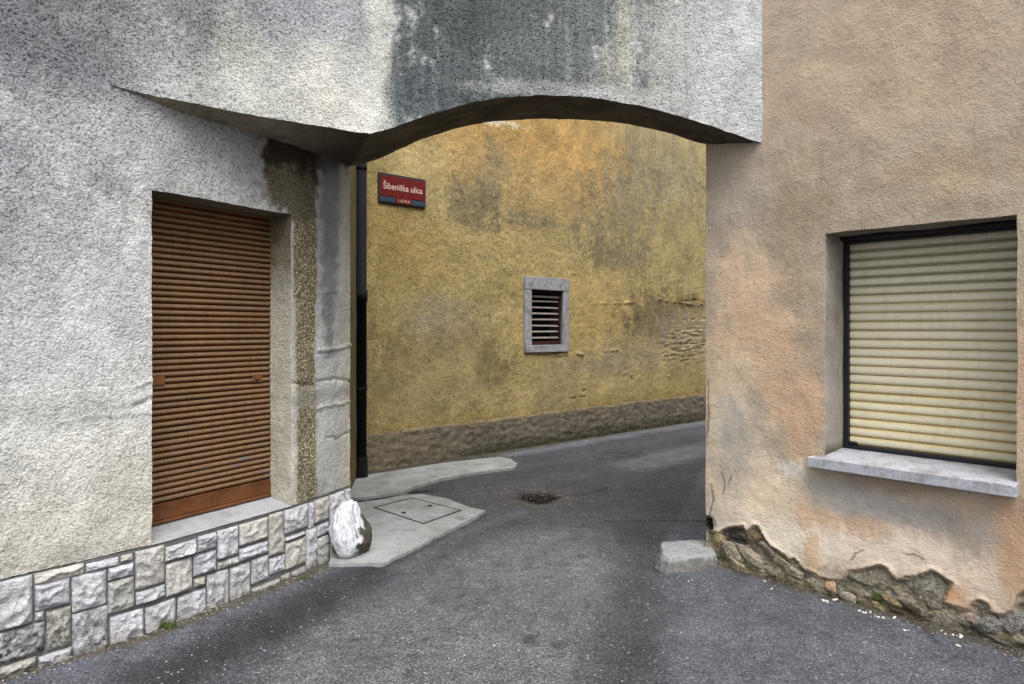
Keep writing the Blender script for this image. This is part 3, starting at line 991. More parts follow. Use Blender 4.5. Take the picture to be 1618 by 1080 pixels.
# ---- roller shutters
def slat_sheet(w, k, s0, s1, depth, pitch, bulge, tint, dustrng, upper=0.0, pw_=0.8):
    """one slat, modelled at z = 0, running from s0 to s1 on the plane `depth` behind wall segment k"""
    prof = []
    N = 7
    for j in range(N + 1):
        t = j / N
        prof.append((bulge * math.sin(math.pi * t) ** pw_, pitch * (0.06 + 0.90 * t)))
    prof = [(-0.004, 0.0), (-0.004, pitch * 0.055)] + prof + [(-0.004, pitch * 0.975)]
    ns = 24
    ss = np.linspace(s0, s1, ns)
    a = w.p[k][None, :] + w.d[k][None, :] * (ss - w.s[k])[:, None]
    vs, dust = [], []
    for i in range(ns):
        for (o, z) in prof:
            vs.append((a[i, 0] + w.nn[k][0] * (o - depth), a[i, 1] + w.nn[k][1] * (o - depth), z))
            t = z / pitch
            dust.append(1.0 if dustrng[0] <= t <= dustrng[1] else 0.0)
    sh = Sheet()
    sh.add(np.array(vs), grid_faces(ns, len(prof)), tint, upper, np.array(dust))
    return sh


def make_shutter(parent, w, k, s0, s1, z0, n, pitch, depth, bulge, tintf, mat, dustrng, gritf):
    o0 = np.array(w.pos(np.array(s0), 0.0)) - w.normal(np.array(s0)) * depth
    root = bpy.data.objects.new('roller_shutter', None)
    col.objects.link(root); root.parent = parent
    po = np.array(parent['_o'])
    root.location = o0 - po
    root['_o'] = [float(x) for x in o0]
    meshes = {}
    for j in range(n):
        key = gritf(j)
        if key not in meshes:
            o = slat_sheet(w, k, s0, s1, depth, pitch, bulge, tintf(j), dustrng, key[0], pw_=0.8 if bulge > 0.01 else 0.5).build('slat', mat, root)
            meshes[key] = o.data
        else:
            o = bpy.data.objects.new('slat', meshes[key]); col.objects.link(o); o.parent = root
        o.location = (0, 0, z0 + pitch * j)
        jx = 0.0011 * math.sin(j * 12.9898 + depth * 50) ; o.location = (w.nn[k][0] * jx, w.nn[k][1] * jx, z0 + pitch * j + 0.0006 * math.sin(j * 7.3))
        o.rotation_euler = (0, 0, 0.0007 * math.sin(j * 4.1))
    return root


def box_on(w, k, s0, s1, z0, z1, o0, o1, name, mat, parent, bev=0.003, tint=(0.5, 0.5, 0.5), grit=0.0, sub=0):
    """a box on a wall segment: s range, z range, offset range outwards; bevelled"""
    bm = bmesh.new()
    a = w.p[k] + w.d[k] * (s0 - w.s[k]); b = w.p[k] + w.d[k] * (s1 - w.s[k])
    n = w.nn[k]
    V8 = []
    for z in (z0, z1):
        for q in (a, b):
            for o in (o0, o1):
                V8.append(bm.verts.new((q[0] + n[0] * o, q[1] + n[1] * o, z)))
    for f in ((0, 1, 3, 2), (4, 6, 7, 5), (0, 4, 5, 1), (2, 3, 7, 6), (0, 2, 6, 4), (1, 5, 7, 3)):
        bm.faces.new([V8[i] for i in f])
    bmesh.ops.recalc_face_normals(bm, faces=bm.faces)
    if bev: bmesh.ops.bevel(bm, geom=list(bm.edges), offset=bev, segments=2, affect='EDGES', profile=0.5)
    if sub:
        bmesh.ops.subdivide_edges(bm, edges=[e for e in bm.edges if e.calc_length() > 0.05], cuts=sub, use_grid_fill=True)
        for v in bm.verts:
            q = np.array([v.co]) * 30
            v.co += Vector(vnoise(np.array([v.co]), 25, 0.004)[0])
    org = Vector(parent['_o']) if parent is not None and '_o' in parent else Vector((0, 0, 0))
    for v in bm.verts: v.co -= org
    me = bpy.data.meshes.new(name)
    bm.to_mesh(me); bm.free()
    at = me.attributes.new('Tint', 'FLOAT_COLOR', 'POINT')
    at.data.foreach_set('color', np.tile([*tint, 1.0], (len(me.vertices), 1)).ravel())
    at = me.attributes.new('grit', 'FLOAT', 'POINT')
    at.data.foreach_set('value', np.full(len(me.vertices), float(grit)))
    me.materials.append(mat)
    return link(name, me, parent)


BROWN = S(100, 58, 12)
zb = EYE - 1.106
BAR = 0.115
N1 = 49
pitch1 = (zL + 0.01 - (zb + BAR)) / N1
shut = make_shutter(left, low, 2, sJ0 - 0.05, sJ1 + 0.012, zb + BAR, N1, pitch1, DEP, 0.011, lambda j: BROWN * (0.92 + 0.0 * j), M['shutter_brown'], (0.42, 0.95),
                    lambda j: (0.75 if j < 16 else 0.0,))
shut['label'] = 'rusty brown roller shutter'
box_on(low, 2, sJ0 - 0.05, sJ1 + 0.012, zb + 0.020, zb + BAR - 0.002, -DEP - 0.006, -DEP + 0.008, 'bottom_bar', M['shutter_brown'], shut, 0.003, S(104, 64, 34), 1.0)
box_on(low, 2, sJ0 - 0.05, sJ1 + 0.012, zb + 0.0, zb + 0.018, -DEP - 0.006, -DEP + 0.014, 'bottom_lip', M['shutter_brown'], shut, 0.003, S(110, 68, 42), 0.2)
for px in (249, 405):
    s_, z_ = low.at(px, 598 if px > 300 else 602, -DEP)
    box_on(low, 2, s_ - 0.035, s_ + 0.035, z_ - 0.022, z_ + 0.028, -DEP + 0.006, -DEP + 0.016, 'latch_plate', M['shutter_brown'], shut, 0.003, S(122, 82, 46), 0.2)
s_, z_ = low.at(402, 600, -DEP)
box_on(low, 2, s_ - 0.004, s_ + 0.020, z_ - 0.004, z_ + 0.003, -DEP + 0.016, -DEP + 0.022, 'latch_slot', M['void'], shut, 0)

# ------------------------------------------------------------------ THE ARCH
archway = thing('arch', (0.38, 4.16, 2.8), 'low plastered arch over the lane, black with damp in its middle, joining the two houses', 'arch')
front_px = [(585, 213), (600, 206.5), (624, 198), (666, 182.5), (708, 170), (750, 158.5), (800, 151), (855, 148), (918, 150), (960, 156), (985, 160), (1020, 167), (1061, 178), (1100, 189), (1128, 198), (1165, 211), (1200, 225)]
fp = np.array([arc.at(*q) for q in front_px])
fp[0] = (0.0, edge_u(upp.s[-1])); fp[-1, 0] = arc.s[-1]
rear_px = [(556, 266), (580, 257), (603, 247.5), (645, 228), (687, 212), (729, 199.5), (775, 190), (834, 186.5), (901, 186.5), (960, 190), (1002, 195), (1057, 208), (1085, 217), (1112, 228)]
rp = np.array([rear.at(*q) for q in rear_px])
rp[0] = (0.0, 2.80); rp[-1, 0] = rear.s[-1]


def curve_interp(tab, x):
    # smooth the tabulated curve a little
    xs = np.linspace(tab[0, 0], tab[-1, 0], 240)
    ys = np.interp(xs, tab[:, 0], tab[:, 1])
    k = np.ones(15) / 15
    ysm = np.convolve(np.pad(ys, 7, mode='edge'), k, 'valid')
    ysm = ysm + np.interp(xs, [xs[0], xs[-1]], [ys[0] - ysm[0], ys[-1] - ysm[-1]])
    x = np.asarray(x, float)
    q = np.stack([x * 14, x * 0 + tab[3, 1] * 9, x * 0], 1)
    return np.interp(x, xs, ysm) + 0.007 * fbm(q, 4) * np.clip((x - tab[0, 0]) / .1, 0, 1) * np.clip((tab[-1, 0] - x) / .1, 0, 1)


D_ = S(91, 94, 95)
arc_specs = [
    (790, -30, 290, 270, D_, .97, .45, .7, 1.0), (930, -10, 150, 130, S(110, 115, 117), .85, .6, .9, 1.0), (700, 160, 140, 60, S(90, 96, 98), .9, .5, .6, 1.0), (640, 60, 40, 160, S(118, 124, 126), .5, .6, .6, 1.0), (720, 60, 90, 120, S(82, 88, 88), .7, .7, .8, 1.0), (880, 80, 60, 90, S(112, 116, 114), .6, .7, .8, 1.0),
    (690, 125, 120, 60, S(96, 102, 104), .85, .6, .6, 1.0), (900, 100, 130, 46, S(116, 120, 121), .6, .7, .7, 1.0), (610, 190, 60, 22, S(112, 118, 120), .7, .6, .5, .9),
    (985, 60, 14, 75, S(190, 186, 170), .6, .7, .5, .7), (1010, 50, 12, 60, S(180, 180, 174), .5, .7, .5, .7), (960, 110, 14, 40, S(170, 168, 158), .5, .7, .5, .8),
    (870, 140, 120, 10, S(168, 170, 168), .7, .7, .6, .8), (1000, 158, 90, 16, S(190, 192, 190), .7, .7, .5, .6), (640, 160, 60, 30, S(92, 98, 100), .7, .6, .6, 1.0),
    (1130, 60, 60, 120, S(206, 207, 206), .7, .7, .4, .5), (1185, 130, 30, 110, S(196, 200, 204), .6, .7, .4, .5), (1060, 90, 30, 90, S(200, 201, 198), .6, .7, .4, .6),
]


def arc_color(s, z):
    c, g = spots(arc, s, z, S(204, 205, 203), 0.5, arc_specs, 4.0)
    # the damp starts sharply beside the corner, in vertical runs
    n = fbm(np.stack([s * 18, z * 2.2, s * 0], 1), 3) * 0.5 + fbm(np.stack([s * 5, z * 4, s * 0 + 4], 1), 3)
    s_l = arc.at(606, 60)[0]
    m = sstep(s_l + 0.09, s_l - 0.03, s + 0.06 * n)[:, None]
    c = c * (1 - m) + S(212, 211, 202) * m
    g = g * (1 - m[:, 0]) + 0.5 * m[:, 0]
    nv = fbm(np.stack([s * 26, z * 1.1, s * 0 + 8], 1), 4)
    c = c * (1 + 0.55 * nv * sstep(.5, .25, c[:, 0]))[:, None]
    s_r = arc.at(1010, 60)[0]
    w_ = np.exp(-((s - s_r) / .22) ** 2) * sstep(-.05, .3, fbm(np.stack([s * 34, z * .9, s * 0 + 18], 1), 3)) * .8
    c = c * (1 - w_[:, None]) + S(186, 184, 172) * w_[:, None]
    w2 = np.exp(-((s - s_r - .18) / .2) ** 2) * sstep(.05, .35, fbm(np.stack([s * 34, z * .9, s * 0 + 28], 1), 3)) * .5
    c = c * (1 - w2[:, None]) + S(128, 132, 134) * w2[:, None]
    return c, g, np.zeros(len(s))


def arc_disp(s, z):
    p = arc.pos(s, z)
    return p, vnoise(p, 6.0, 0.006) + vnoise(p, 34.0, 0.0035), np.zeros(len(s))


sh = Sheet()
wall_grid(sh, arc, lines([0, arc.s[-1]], 0.011), zfun=lambda s: (curve_interp(fp, s), np.full(len(s), 3.75)), nz=86, colf=arc_color, dispf=arc_disp)
wall_grid(sh, arc, lines([0, arc.s[-1]], 0.02), zs=np.array([3.75, 4.0, ATOP]), colf=arc_color, dispf=arc_disp)
sh.build('front_wall', M['roughcast'], archway)
sh = Sheet()
nt, nk = 220, 34
tt = np.linspace(0, 1, nt); kk = np.linspace(0, 1, nk)
B = arc.pos(arc.s[-1] * tt, curve_interp(fp, arc.s[-1] * tt)); A = rear.pos(rear.s[-1] * tt, curve_interp(rp, rear.s[-1] * tt))
G = (B[:, None, :] * (1 - kk)[None, :, None] + A[:, None, :] * kk[None, :, None])
G = G.reshape(-1, 3); G = G + vnoise(G, 6.0, 0.006) + vnoise(G, 34.0, 0.0035)
nn_ = fbm(G * [5, 5, 5], 4)[:, None]
TT = np.repeat(tt, nk)[:, None]; KK = np.tile(kk, nt)[:, None]
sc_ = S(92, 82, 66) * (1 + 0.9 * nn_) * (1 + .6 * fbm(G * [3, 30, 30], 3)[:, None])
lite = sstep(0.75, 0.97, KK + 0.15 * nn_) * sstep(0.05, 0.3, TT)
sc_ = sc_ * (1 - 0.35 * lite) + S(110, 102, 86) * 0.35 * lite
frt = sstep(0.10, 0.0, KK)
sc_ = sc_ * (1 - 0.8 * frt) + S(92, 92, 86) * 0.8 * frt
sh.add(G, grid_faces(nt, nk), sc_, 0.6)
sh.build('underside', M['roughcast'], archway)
sh = Sheet()
ss = lines([0, rear.s[-1]], 0.04)
lo = curve_interp(rp, ss)
t = np.linspace(0, 1, 12)
p = np.stack([np.repeat(rear.xy(ss)[0][:, 0], 12), np.repeat(rear.xy(ss)[0][:, 1], 12), (lo[:, None] + (ATOP - lo)[:, None] * t).ravel()], 1)
sh.add(p + vnoise(p, 6, .006) + vnoise(p, 34, .0035), grid_faces(len(ss), 12, None, True), S(160, 150, 120), 0.6)
sh.add(np.array([(*q, ATOP - 0.012) for q in (CC, R_, K, P3)]), [[0, 1, 2, 3]], S(120, 116, 110))
sh.build('rear_wall', M['yellow'], archway)

# ------------------------------------------------------------------ RIGHT HOUSE
right = thing('orange_house', (K[0], K[1], 0), 'peach orange plastered house on the right with a cream shuttered window and crumbling foot', 'house')
sA, zT = rgt.at(1303, 369)
sB, _ = rgt.at(1607, 342)
zS = rgt.at(1303, 717)[1]
RD = 0.31
break_px = [(1108, 800), (1115, 812), (1121, 818), (1126, 838), (1136, 840), (1150, 832), (1165, 831), (1176, 829), (1181, 838), (1190, 829), (1199, 829), (1203, 842), (1213, 857), (1230, 868), (1247, 882), (1255, 880), (1270, 898),
            (1283, 902), (1296, 910), (1316, 913), (1328, 914), (1338, 901), (1356, 898), (1375, 894), (1391, 890), (1402, 896), (1409, 908), (1417, 915), (1428, 910), (1447, 908), (1460, 902), (1470, 898),
            (1480, 901), (1495, 912), (1508, 920), (1500, 935), (1494, 952), (1510, 957), (1530, 961), (1536, 950), (1550, 946), (1563, 953), (1566, 965), (1585, 970), (1597, 962), (1606, 940), (1618, 930), (1650, 925), (1720, 960), (1800, 950), (1900, 985)]
BR = [rgt.at(a, b) for a, b in break_px]
BRpoly = [(-0.3, BR[0][1])] + BR + [(BR[-1][0] + 2, BR[-1][1]), (BR[-1][0] + 2, -0.5), (-0.3, -0.5)]

O_ = S(171, 157, 139)
right_specs = [
    (1400, 100, 260, 140, S(186, 162, 138), .6, .7, .4, .35), (1290, 250, 90, 60, S(170, 152, 132), .5, .7, .6, .5), (1500, 270, 120, 40, S(176, 152, 126), .6, .7, .5, .5),
    (1160, 300, 60, 60, S(168, 158, 146), .6, .7, .5, .5), (1250, 330, 50, 80, S(150, 136, 114), .65, .7, .6, .6), (1260, 480, 38, 200, S(158, 140, 116), .6, .7, .6, .5),
    (1170, 440, 40, 60, S(206, 180, 152), .7, .7, .5, .35), (1195, 540, 60, 90, S(204, 174, 144), .75, .7, .6, .3), (1270, 660, 40, 80, S(200, 164, 132), .65, .7, .6, .3),
    (1140, 600, 25, 60, S(200, 172, 140), .6, .7, .5, .3), (1160, 720, 50, 120, S(208, 192, 170), .7, .7, .5, .2), (1165, 735, 26, 70, S(164, 158, 148), .85, .4, .6, .2), (1150, 660, 20, 40, S(172, 164, 152), .6, .5, .7, .2),
    (1160, 820, 40, 30, S(196, 186, 172), .6, .6, .6, .2), (1400, 810, 90, 20, S(172, 172, 168), .6, .6, .8, .2), (1250, 742, 22, 16, S(186, 188, 184), .85, .35, .8, .2), (1220, 620, 20, 40, S(212, 178, 144), .5, .7, .5, .2),
    (1230, 800, 70, 60, S(226, 204, 178), .8, .7, .4, .15), (1290, 820, 35, 40, S(206, 170, 136), .7, .6, .6, .2), (1375, 840, 60, 28, S(206, 170, 138), .7, .6, .6, .2), (1310, 760, 40, 16, S(168, 162, 152), .6, .6, .6, .3),
    (1350, 790, 80, 26, S(158, 156, 150), .8, .6, .6, .2), (1480, 815, 90, 28, S(146, 140, 134), .75, .7, .7, .2), (1430, 770, 110, 14, S(140, 122, 102), .6, .7, .6, .3), (1560, 850, 60, 60, S(160, 152, 144), .7, .7, .7, .25),
    (1350, 870, 90, 30, S(222, 204, 186), .9, .6, .4, .1), (1450, 870, 90, 30, S(222, 204, 186), .85, .6, .4, .1), (1240, 850, 60, 30, S(232, 216, 196), .9, .6, .4, .1), (1560, 920, 60, 40, S(214, 192, 170), .7, .7, .6, .2),
    (1595, 820, 30, 50, S(184, 148, 114), .6, .7, .7, .3), (1605, 900, 22, 60, S(190, 154, 120), .7, .7, .7, .3), (1530, 800, 30, 20, S(180, 146, 118), .6, .7, .7, .3),
    (1283, 880, 10, 26, S(204, 164, 122), .6, .5, .8, .2), (1500, 940, 24, 18, S(196, 150, 108), .7, .5, .5, .2), (1612, 600, 12, 120, S(196, 160, 128), .5, .7, .5, .3), (1450, 330, 150, 14, S(150, 132, 110), .4, .7, .5, .4),
]
CRK = [([(1344, 886), (1352, 874), (1366, 869)], .004), ([(1431, 874), (1446, 876), (1460, 883)], .004), ([(1124, 765), (1128, 790), (1120, 815)], .006), ([(1140, 745), (1146, 762), (1142, 780)], .005),
       ([(1118, 600), (1120, 660), (1117, 690)], .006), ([(1150, 765), (1156, 750)], .004)]


def rgt_mask(s, z):
    P = np.stack([s, z], 1)
    P = P + 0.010 * np.stack([fbm(np.stack([s * 40, z * 40, s * 0], 1), 3), fbm(np.stack([s * 40, z * 40, s * 0 + 6], 1), 3)], 1)
    _, sd_ = poly_mask(P, BRpoly, 0.01)
    return sd_


def rgt_color(s, z):
    c, g = spots(rgt, s, z, O_, 0.45, right_specs, 8.0)
    sd_ = rgt_mask(s, z)
    n = fbm(np.stack([s * 12, z * 12, s * 0], 1), 4); n2 = fbm(np.stack([s * 30, z * 45, s * 0 + 4], 1), 3); n3 = fbm(np.stack([s * 5, z * 9, s * 0 + 14], 1), 3)
    m = sstep(-0.003, 0.003, sd_)[:, None]
    n5 = fbm(np.stack([s * 70, z * 80, s * 0 + 4], 1), 2)[:, None]
    rc = S(138, 130, 114) * (1 + 0.85 * n2[:, None] + 0.3 * n[:, None] + .5 * n5)
    dk = sstep(0.05, 0.4, n3)[:, None]; rc = rc * (1 - .75 * dk) + S(58, 48, 40) * .75 * dk
    gr = sstep(0.11, 0.0, z + 0.10 * n + 0.03 * n3)[:, None]
    rc = rc * (1 - .55 * gr) + S(62, 64, 34) * .55 * gr
    ed = sstep(0.008, 0.0, sd_ + 0.004 * n2)[:, None]
    rc = rc * (1 - .7 * ed) + S(60, 48, 36) * .7 * ed
    coat = (1 - sstep(.010, .022, sd_ + .022 * fbm(np.stack([s * 22, z * 22, s * 0 + 44], 1), 3)))[:, None] * .8
    rc = rc * (1 - coat) + S(150, 134, 112) * (1 + .3 * n5) * coat
    # one orange scab of old paint, dark hole at the corner
    for px, py, rx, ry, cc, st in ((1515, 945, 26, 14, S(190, 140, 90), .8), (1121, 826, 9, 13, S(20, 14, 12), .98), (1160, 848, 20, 16, S(44, 38, 38), .85), (1430, 965, 34, 14, S(48, 40, 32), .9),
                                   (1385, 945, 16, 10, S(60, 72, 28), .9), (1545, 1000, 14, 10, S(26, 22, 18), .9), (1155, 885, 22, 5, S(66, 76, 30), .8), (1345, 905, 14, 8, S(196, 168, 140), .6), (1615, 1022, 12, 8, S(22, 20, 16), .9)):
        s0, z0 = rgt.at(px, py)
        ru = abs(rgt.at(px + rx, py)[0] - s0); rz = abs(rgt.at(px, py + ry)[1] - z0)
        d = np.sqrt(((s - s0) / ru) ** 2 + ((z - z0) / rz) ** 2) + 0.6 * n2 + .3 * n
        mm = (st * (1 - sstep(0.6, 1.4, d)))[:, None]
        rc = rc * (1 - mm) + cc * mm
    c = c * (1 - m) + rc * m
    g = g * (1 - m[:, 0]) + 0.9 * m[:, 0]
    P = np.stack([s, z], 1) + 0.008 * np.stack([n, n2], 1)
    for pix, w_ in CRK:
        d, _ = seg_dist(P, [rgt.at(a, b) for a, b in pix])
        k_ = (0.75 * (1 - sstep(w_ * .5, w_ * 1.7, d)))[:, None]
        c = c * (1 - k_) + S(84, 66, 46) * k_
    # the dusty contact with the ground
    f = (0.5 * sstep(0.05, 0.0, z + 0.02 * n2))[:, None]
    c = c * (1 - f) + S(96, 86, 68) * f
    return c, g, np.zeros(len(s))


def rgt_disp(s, z):
    p = rgt.pos(s, z)
    dv = vnoise(p, 4.0, 0.010) + vnoise(p, 30.0, 0.0022)
    sd_ = rgt_mask(s, z)
    rough = fbm(np.stack([s * 16, z * 20, s * 0 + 2], 1), 4)
    rid = np.abs(perlin(np.stack([s * 26, z * 34, s * 0 + 5], 1))) + .7 * np.abs(perlin(np.stack([s * 55, z * 70, s * 0 + 5], 1)))
    rec = sstep(0.0, 0.006, sd_) * .30 + .70 * sstep(.012, .026, sd_ + .022 * fbm(np.stack([s * 22, z * 22, s * 0 + 44], 1), 3))
    off = -rec * (0.018 + 0.022 * rough + 0.02 * rid) + 0.006 * sstep(-0.03, -0.002, sd_) * (1 - rec)
    off = off + rec * sstep(0.16, 0.0, z) * 0.030
    s0, z0 = rgt.at(1121, 826)
    d = np.sqrt(((s - s0) / 0.05) ** 2 + ((z - z0) / 0.06) ** 2)
    off -= 0.03 * (1 - sstep(0.4, 1.1, d))
    fade = sstep(0.0, 0.012, s)
    return p, dv, off * fade


sh = Sheet()
ss = np.concatenate([lines([0, sA, sB, sB + 0.25], 0.0095), lines([sB + .25, sB + 1.3], 0.016)[1:], [sB + 1.7, rgt.s[-1]]])
wall_grid(sh, rgt, ss, zs=np.concatenate([lines([-0.04, 0.52], 0.0065), lines([0.52, zS - .045, zT, 3.75], 0.0125)[1:], [4.5, TOP]]), hole=(sA, sB, zS - .045, zT), colf=rgt_color, dispf=rgt_disp)
GREY = S(150, 144, 136)


def rr(q, z, p):
    n = fbm(p * 8, 3)[:, None]
    c = GREY * (1 + .25 * n)
    br = (0.5 * sstep(0.1, 0.5, fbm(p * [9, 9, 3], 3)))[:, None]
    c = c * (1 - br) + S(128, 108, 82) * br
    ft = sstep(0.07, 0.0, z - zS + 0.02 * n[:, 0])[:, None] * .8
    c = c * (1 - ft) + S(70, 62, 44) * ft
    edge = sstep(0.02, 0.0, q)[:, None] * .6
    c = c * (1 - edge) + S(186, 166, 146) * edge
    return c, np.full(len(q), .4), np.zeros(len(q))


def vn_r(p): return vnoise(p, 4.0, 0.010) + vnoise(p, 30.0, 0.0022)


def reveal_r(s0, flip):
    a = rgt.p[0] + rgt.d[0] * s0
    q = lines([0, RD], 0.012); zz = lines([zS - .045, zT], 0.0125)
    Q, Z = np.meshgrid(q, zz, indexing='ij')
    p = np.stack([a[0] - rgt.nn[0][0] * Q, a[1] - rgt.nn[0][1] * Q, Z], -1).reshape(-1, 3)
    c, g, b = rr(Q.ravel(), Z.ravel(), p)
    sh.add(p + vn_r(p), grid_faces(len(q), len(zz), None, flip), c, g, b)


reveal_r(sA, True); reveal_r(sB, False)
for zz, fl in ((zT, False),):
    sl = lines([sA, sB], 0.02); ql = lines([0, RD], 0.02)
    SS, QQ = np.meshgrid(sl, ql, indexing='ij')
    p = rgt.pos(SS.ravel(), np.full(SS.size, zz)) - rgt.normal(SS.ravel()) * QQ.ravel()[:, None]
    sh.add(p + vn_r(p), grid_faces(len(sl), len(ql), None, fl), S(120, 112, 104), .4)
# room behind the shutter
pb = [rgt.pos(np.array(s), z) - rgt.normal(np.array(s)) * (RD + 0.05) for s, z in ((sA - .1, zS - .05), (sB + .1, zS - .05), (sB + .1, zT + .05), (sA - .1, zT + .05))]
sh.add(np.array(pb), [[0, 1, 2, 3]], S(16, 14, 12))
KB = (K[0] + 1.182 * 9, K[1] + 9)
RE = rgt.p[1]
far = (KB[0] + 3, RE[1])
sh.add(np.array([(*q, TOP - .01) for q in (K, RE, far, KB)]), [[0, 1, 2, 3]], S(120, 110, 100))
sh.add(np.array([(*RE, 0), (*far, 0), (*far, TOP), (*RE, TOP)]), [[0, 1, 2, 3]], O_)
sh.add(np.array([(*far, 0), (*KB, 0), (*KB, TOP), (*far, TOP)]), [[0, 1, 2, 3]], O_)
sh.build('wall', M['ochre'], right)
# lane side of the right house
sh = Sheet()
ks = Wall([K, KB], -1)


def ks_col(s, z):
    n = fbm(np.stack([s * 3, z * 3, s * 0 + 3], 1), 4)[:, None]
    c = S(172, 150, 122) * (1 + .3 * n)
    lo_ = sstep(0.5, 0.1, z + .2 * n[:, 0])[:, None] * .6
    return c * (1 - lo_) + S(110, 100, 84) * lo_, np.full(len(s), .5), np.zeros(len(s))


def ks_disp(s, z):
    p = ks.pos(s, z)
    return p, vn_r(p), np.zeros(len(s))


wall_grid(sh, ks, np.concatenate([lines([0, 1.0], 0.02), lines([1.0, ks.s[-1]], 0.1)[1:]]), zs=np.concatenate([lines([-0.04, 3.7], 0.02), [4.5, TOP]]), colf=ks_col, dispf=ks_disp, flip=True)
sh.build('side_wall', M['ochre'], right)


# rubble stones laid bare by the fallen plaster
def facet(v, seed, n=11, lo=.55, hi=.88):
    r = np.random.default_rng(int(seed * 977) % 99991)
    for k in range(n):
        a = r.normal(size=3); a /= np.linalg.norm(a)
        d = r.uniform(lo, hi)
        e = np.maximum(0, v @ a - d)
        v = v - e[:, None] * a * 0.92
    return v


def lump(name, centre, size, seed, mat, parent, tint, rot=0.0, rough=0.35, moss=0.0, sub=3, colf=None, flat=False, nf=None):
    bm = bmesh.new()
    bmesh.ops.create_icosphere(bm, subdivisions=sub, radius=1.0)
    v = np.array([x.co[:] for x in bm.verts])
    f = np.array([[q.index for q in x.verts] for x in bm.faces])
    bm.free()
    v = v * (1 + rough * fbm(v * 1.3 + seed * 3.1, 3)[:, None] + 0.25 * rough * np.abs(perlin(v * 4 + seed))[:, None])
    v = facet(v, seed)
    v = v * (1 + .10 * fbm(v * 5 + seed, 3) + .05 * perlin(v * 14 + seed))[:, None] * 1.2
    v = v * np.array(size)
    if rot:
        cr, sr = math.cos(rot), math.sin(rot)
        v = np.stack([v[:, 0], v[:, 1] * 1.0, v[:, 2]], 1)
    M3 = nf if nf is not None else np.eye(3)
    if rot:
        Rm = np.array([[cr, 0, sr], [0, 1, 0], [-sr, 0, cr]])
        v = v @ Rm.T
    w = v @ M3 + np.array(centre)
    s_ = Sheet()
    cc = tint if colf is None else colf(w, v)
    s_.add(w, f, cc, moss)
    return s_.build(name, mat, parent, smooth=not flat)


FR = np.array([[rgt.d[0][0], rgt.d[0][1], 0], [rgt.nn[0][0], rgt.nn[0][1], 0], [0, 0, 1]])
RUB = [(1336, 941, 17, 11, S(168, 156, 144), 0.1, -.008), (1494, 984, 27, 15, S(128, 122, 112), -0.1, -.01), (1462, 930, 40, 24, S(140, 134, 122), 0.25, -.024), (1372, 915, 38, 18, S(138, 132, 116), -0.2, -.024),
       (1150, 868, 22, 14, S(140, 132, 114), 0.7, -.012), (1186, 880, 22, 11, S(150, 142, 124), 0.5, -.012), (1232, 888, 18, 9, S(146, 138, 116), 0.4, -.01), (1212, 868, 16, 9, S(128, 120, 108), 0.5, -.016),
       (1253, 905, 16, 9, S(150, 138, 120), 0.2, -.01), (1185, 845, 15, 10, S(120, 104, 84), 0.3, -.018), (1290, 928, 20, 9, S(136, 130, 108), 0.3, -.012), (1310, 925, 12, 10, S(184, 154, 126), 0, -.012),
       (1560, 985, 26, 14, S(126, 124, 120), -.2, -.012), (1597, 985, 22, 22, S(132, 128, 124), .2, -.014), (1530, 975, 16, 8, S(150, 132, 122), .2, -.012), (1408, 950, 18, 7, S(130, 118, 92), .5, -.012),
       (1440, 985, 16, 8, S(96, 86, 66), .4, -.01), (1580, 1012, 26, 8, S(104, 98, 84), .2, -.006), (1135, 852, 9, 12, S(150, 134, 100), .3, -.012), (1166, 893, 18, 7, S(150, 140, 112), .6, -.006), (1475, 958, 12, 7, S(116, 108, 94), .1, -.012),
       (1390, 962, 14, 6, S(140, 126, 96), .5, -.008), (1655, 990, 26, 18, S(132, 126, 116), .1, -.014), (1660, 1035, 24, 10, S(112, 106, 92), .1, -.008)]
for i, (px, py, rx, ry, tn, rot, off) in enumerate(RUB):
    s0, z0 = rgt.at(px, py)
    ru = abs(rgt.at(px + rx, py)[0] - s0); rz = abs(rgt.at(px, py + ry)[1] - z0)
    lump('rubble_stone', rgt.pos(np.array(s0), z0, off), (ru * .92, 0.019, rz * .92), i + 3, M['rubble'], right, tn, rot, 0.45, 0.8, 4, nf=FR)

# window sill, dark frame, cream shutter
s0_, zz0 = rgt.at(1275, 722, 0.07); s1_, zz1 = rgt.at(1606, 766, 0.07)
ztop = (zz0 + zz1) / 2
sill = box_on(rgt, 0, s0_, s1_, ztop - 0.062, ztop, -RD + 0.02, 0.07, 'window_sill', M['granite'], right, 0.005)
for v in sill.data.vertices:                       # the top falls towards the street; only the part in the opening runs back
    q = np.array([v.co.x, v.co.y]) + np.array(K)
    dep = -float((q - rgt.p[0]) @ rgt.nn[0])
    if dep > 0.1:
        if v.co.z > ztop - 0.02: v.co.z += zS + 0.004 - ztop
        a = rgt.d[0]; s_v = float((q - rgt.p[0]) @ a)
        tgt = min(max(s_v, sA + 0.002), sB - 0.002)
        v.co.x += a[0] * (tgt - s_v); v.co.y += a[1] * (tgt - s_v)
zF0, zF1 = zS + 0.004, zT - 0.004
fs0, fs1 = sA + 0.006, sB - 0.006
FO = -RD
for nm, a in (('window_frame', (fs0, fs0 + 0.028, zF0, zF1)), ('window_frame', (fs1 - 0.028, fs1, zF0, zF1)), ('window_frame', (fs0 + .028, fs1 - .028, zF1 - 0.035, zF1)), ('window_frame', (fs0 + .028, fs1 - .028, zF0, zF0 + 0.022))):
    box_on(rgt, 0, *a, FO - 0.01, FO + 0.035, nm, M['frame_dark'], right, 0.003)
box_on(rgt, 0, fs0 + .028, fs0 + .075, zF0 + .022, zF0 + .045, FO, FO + 0.028, 'corner_bracket', M['frame_dark'], right, 0.010)
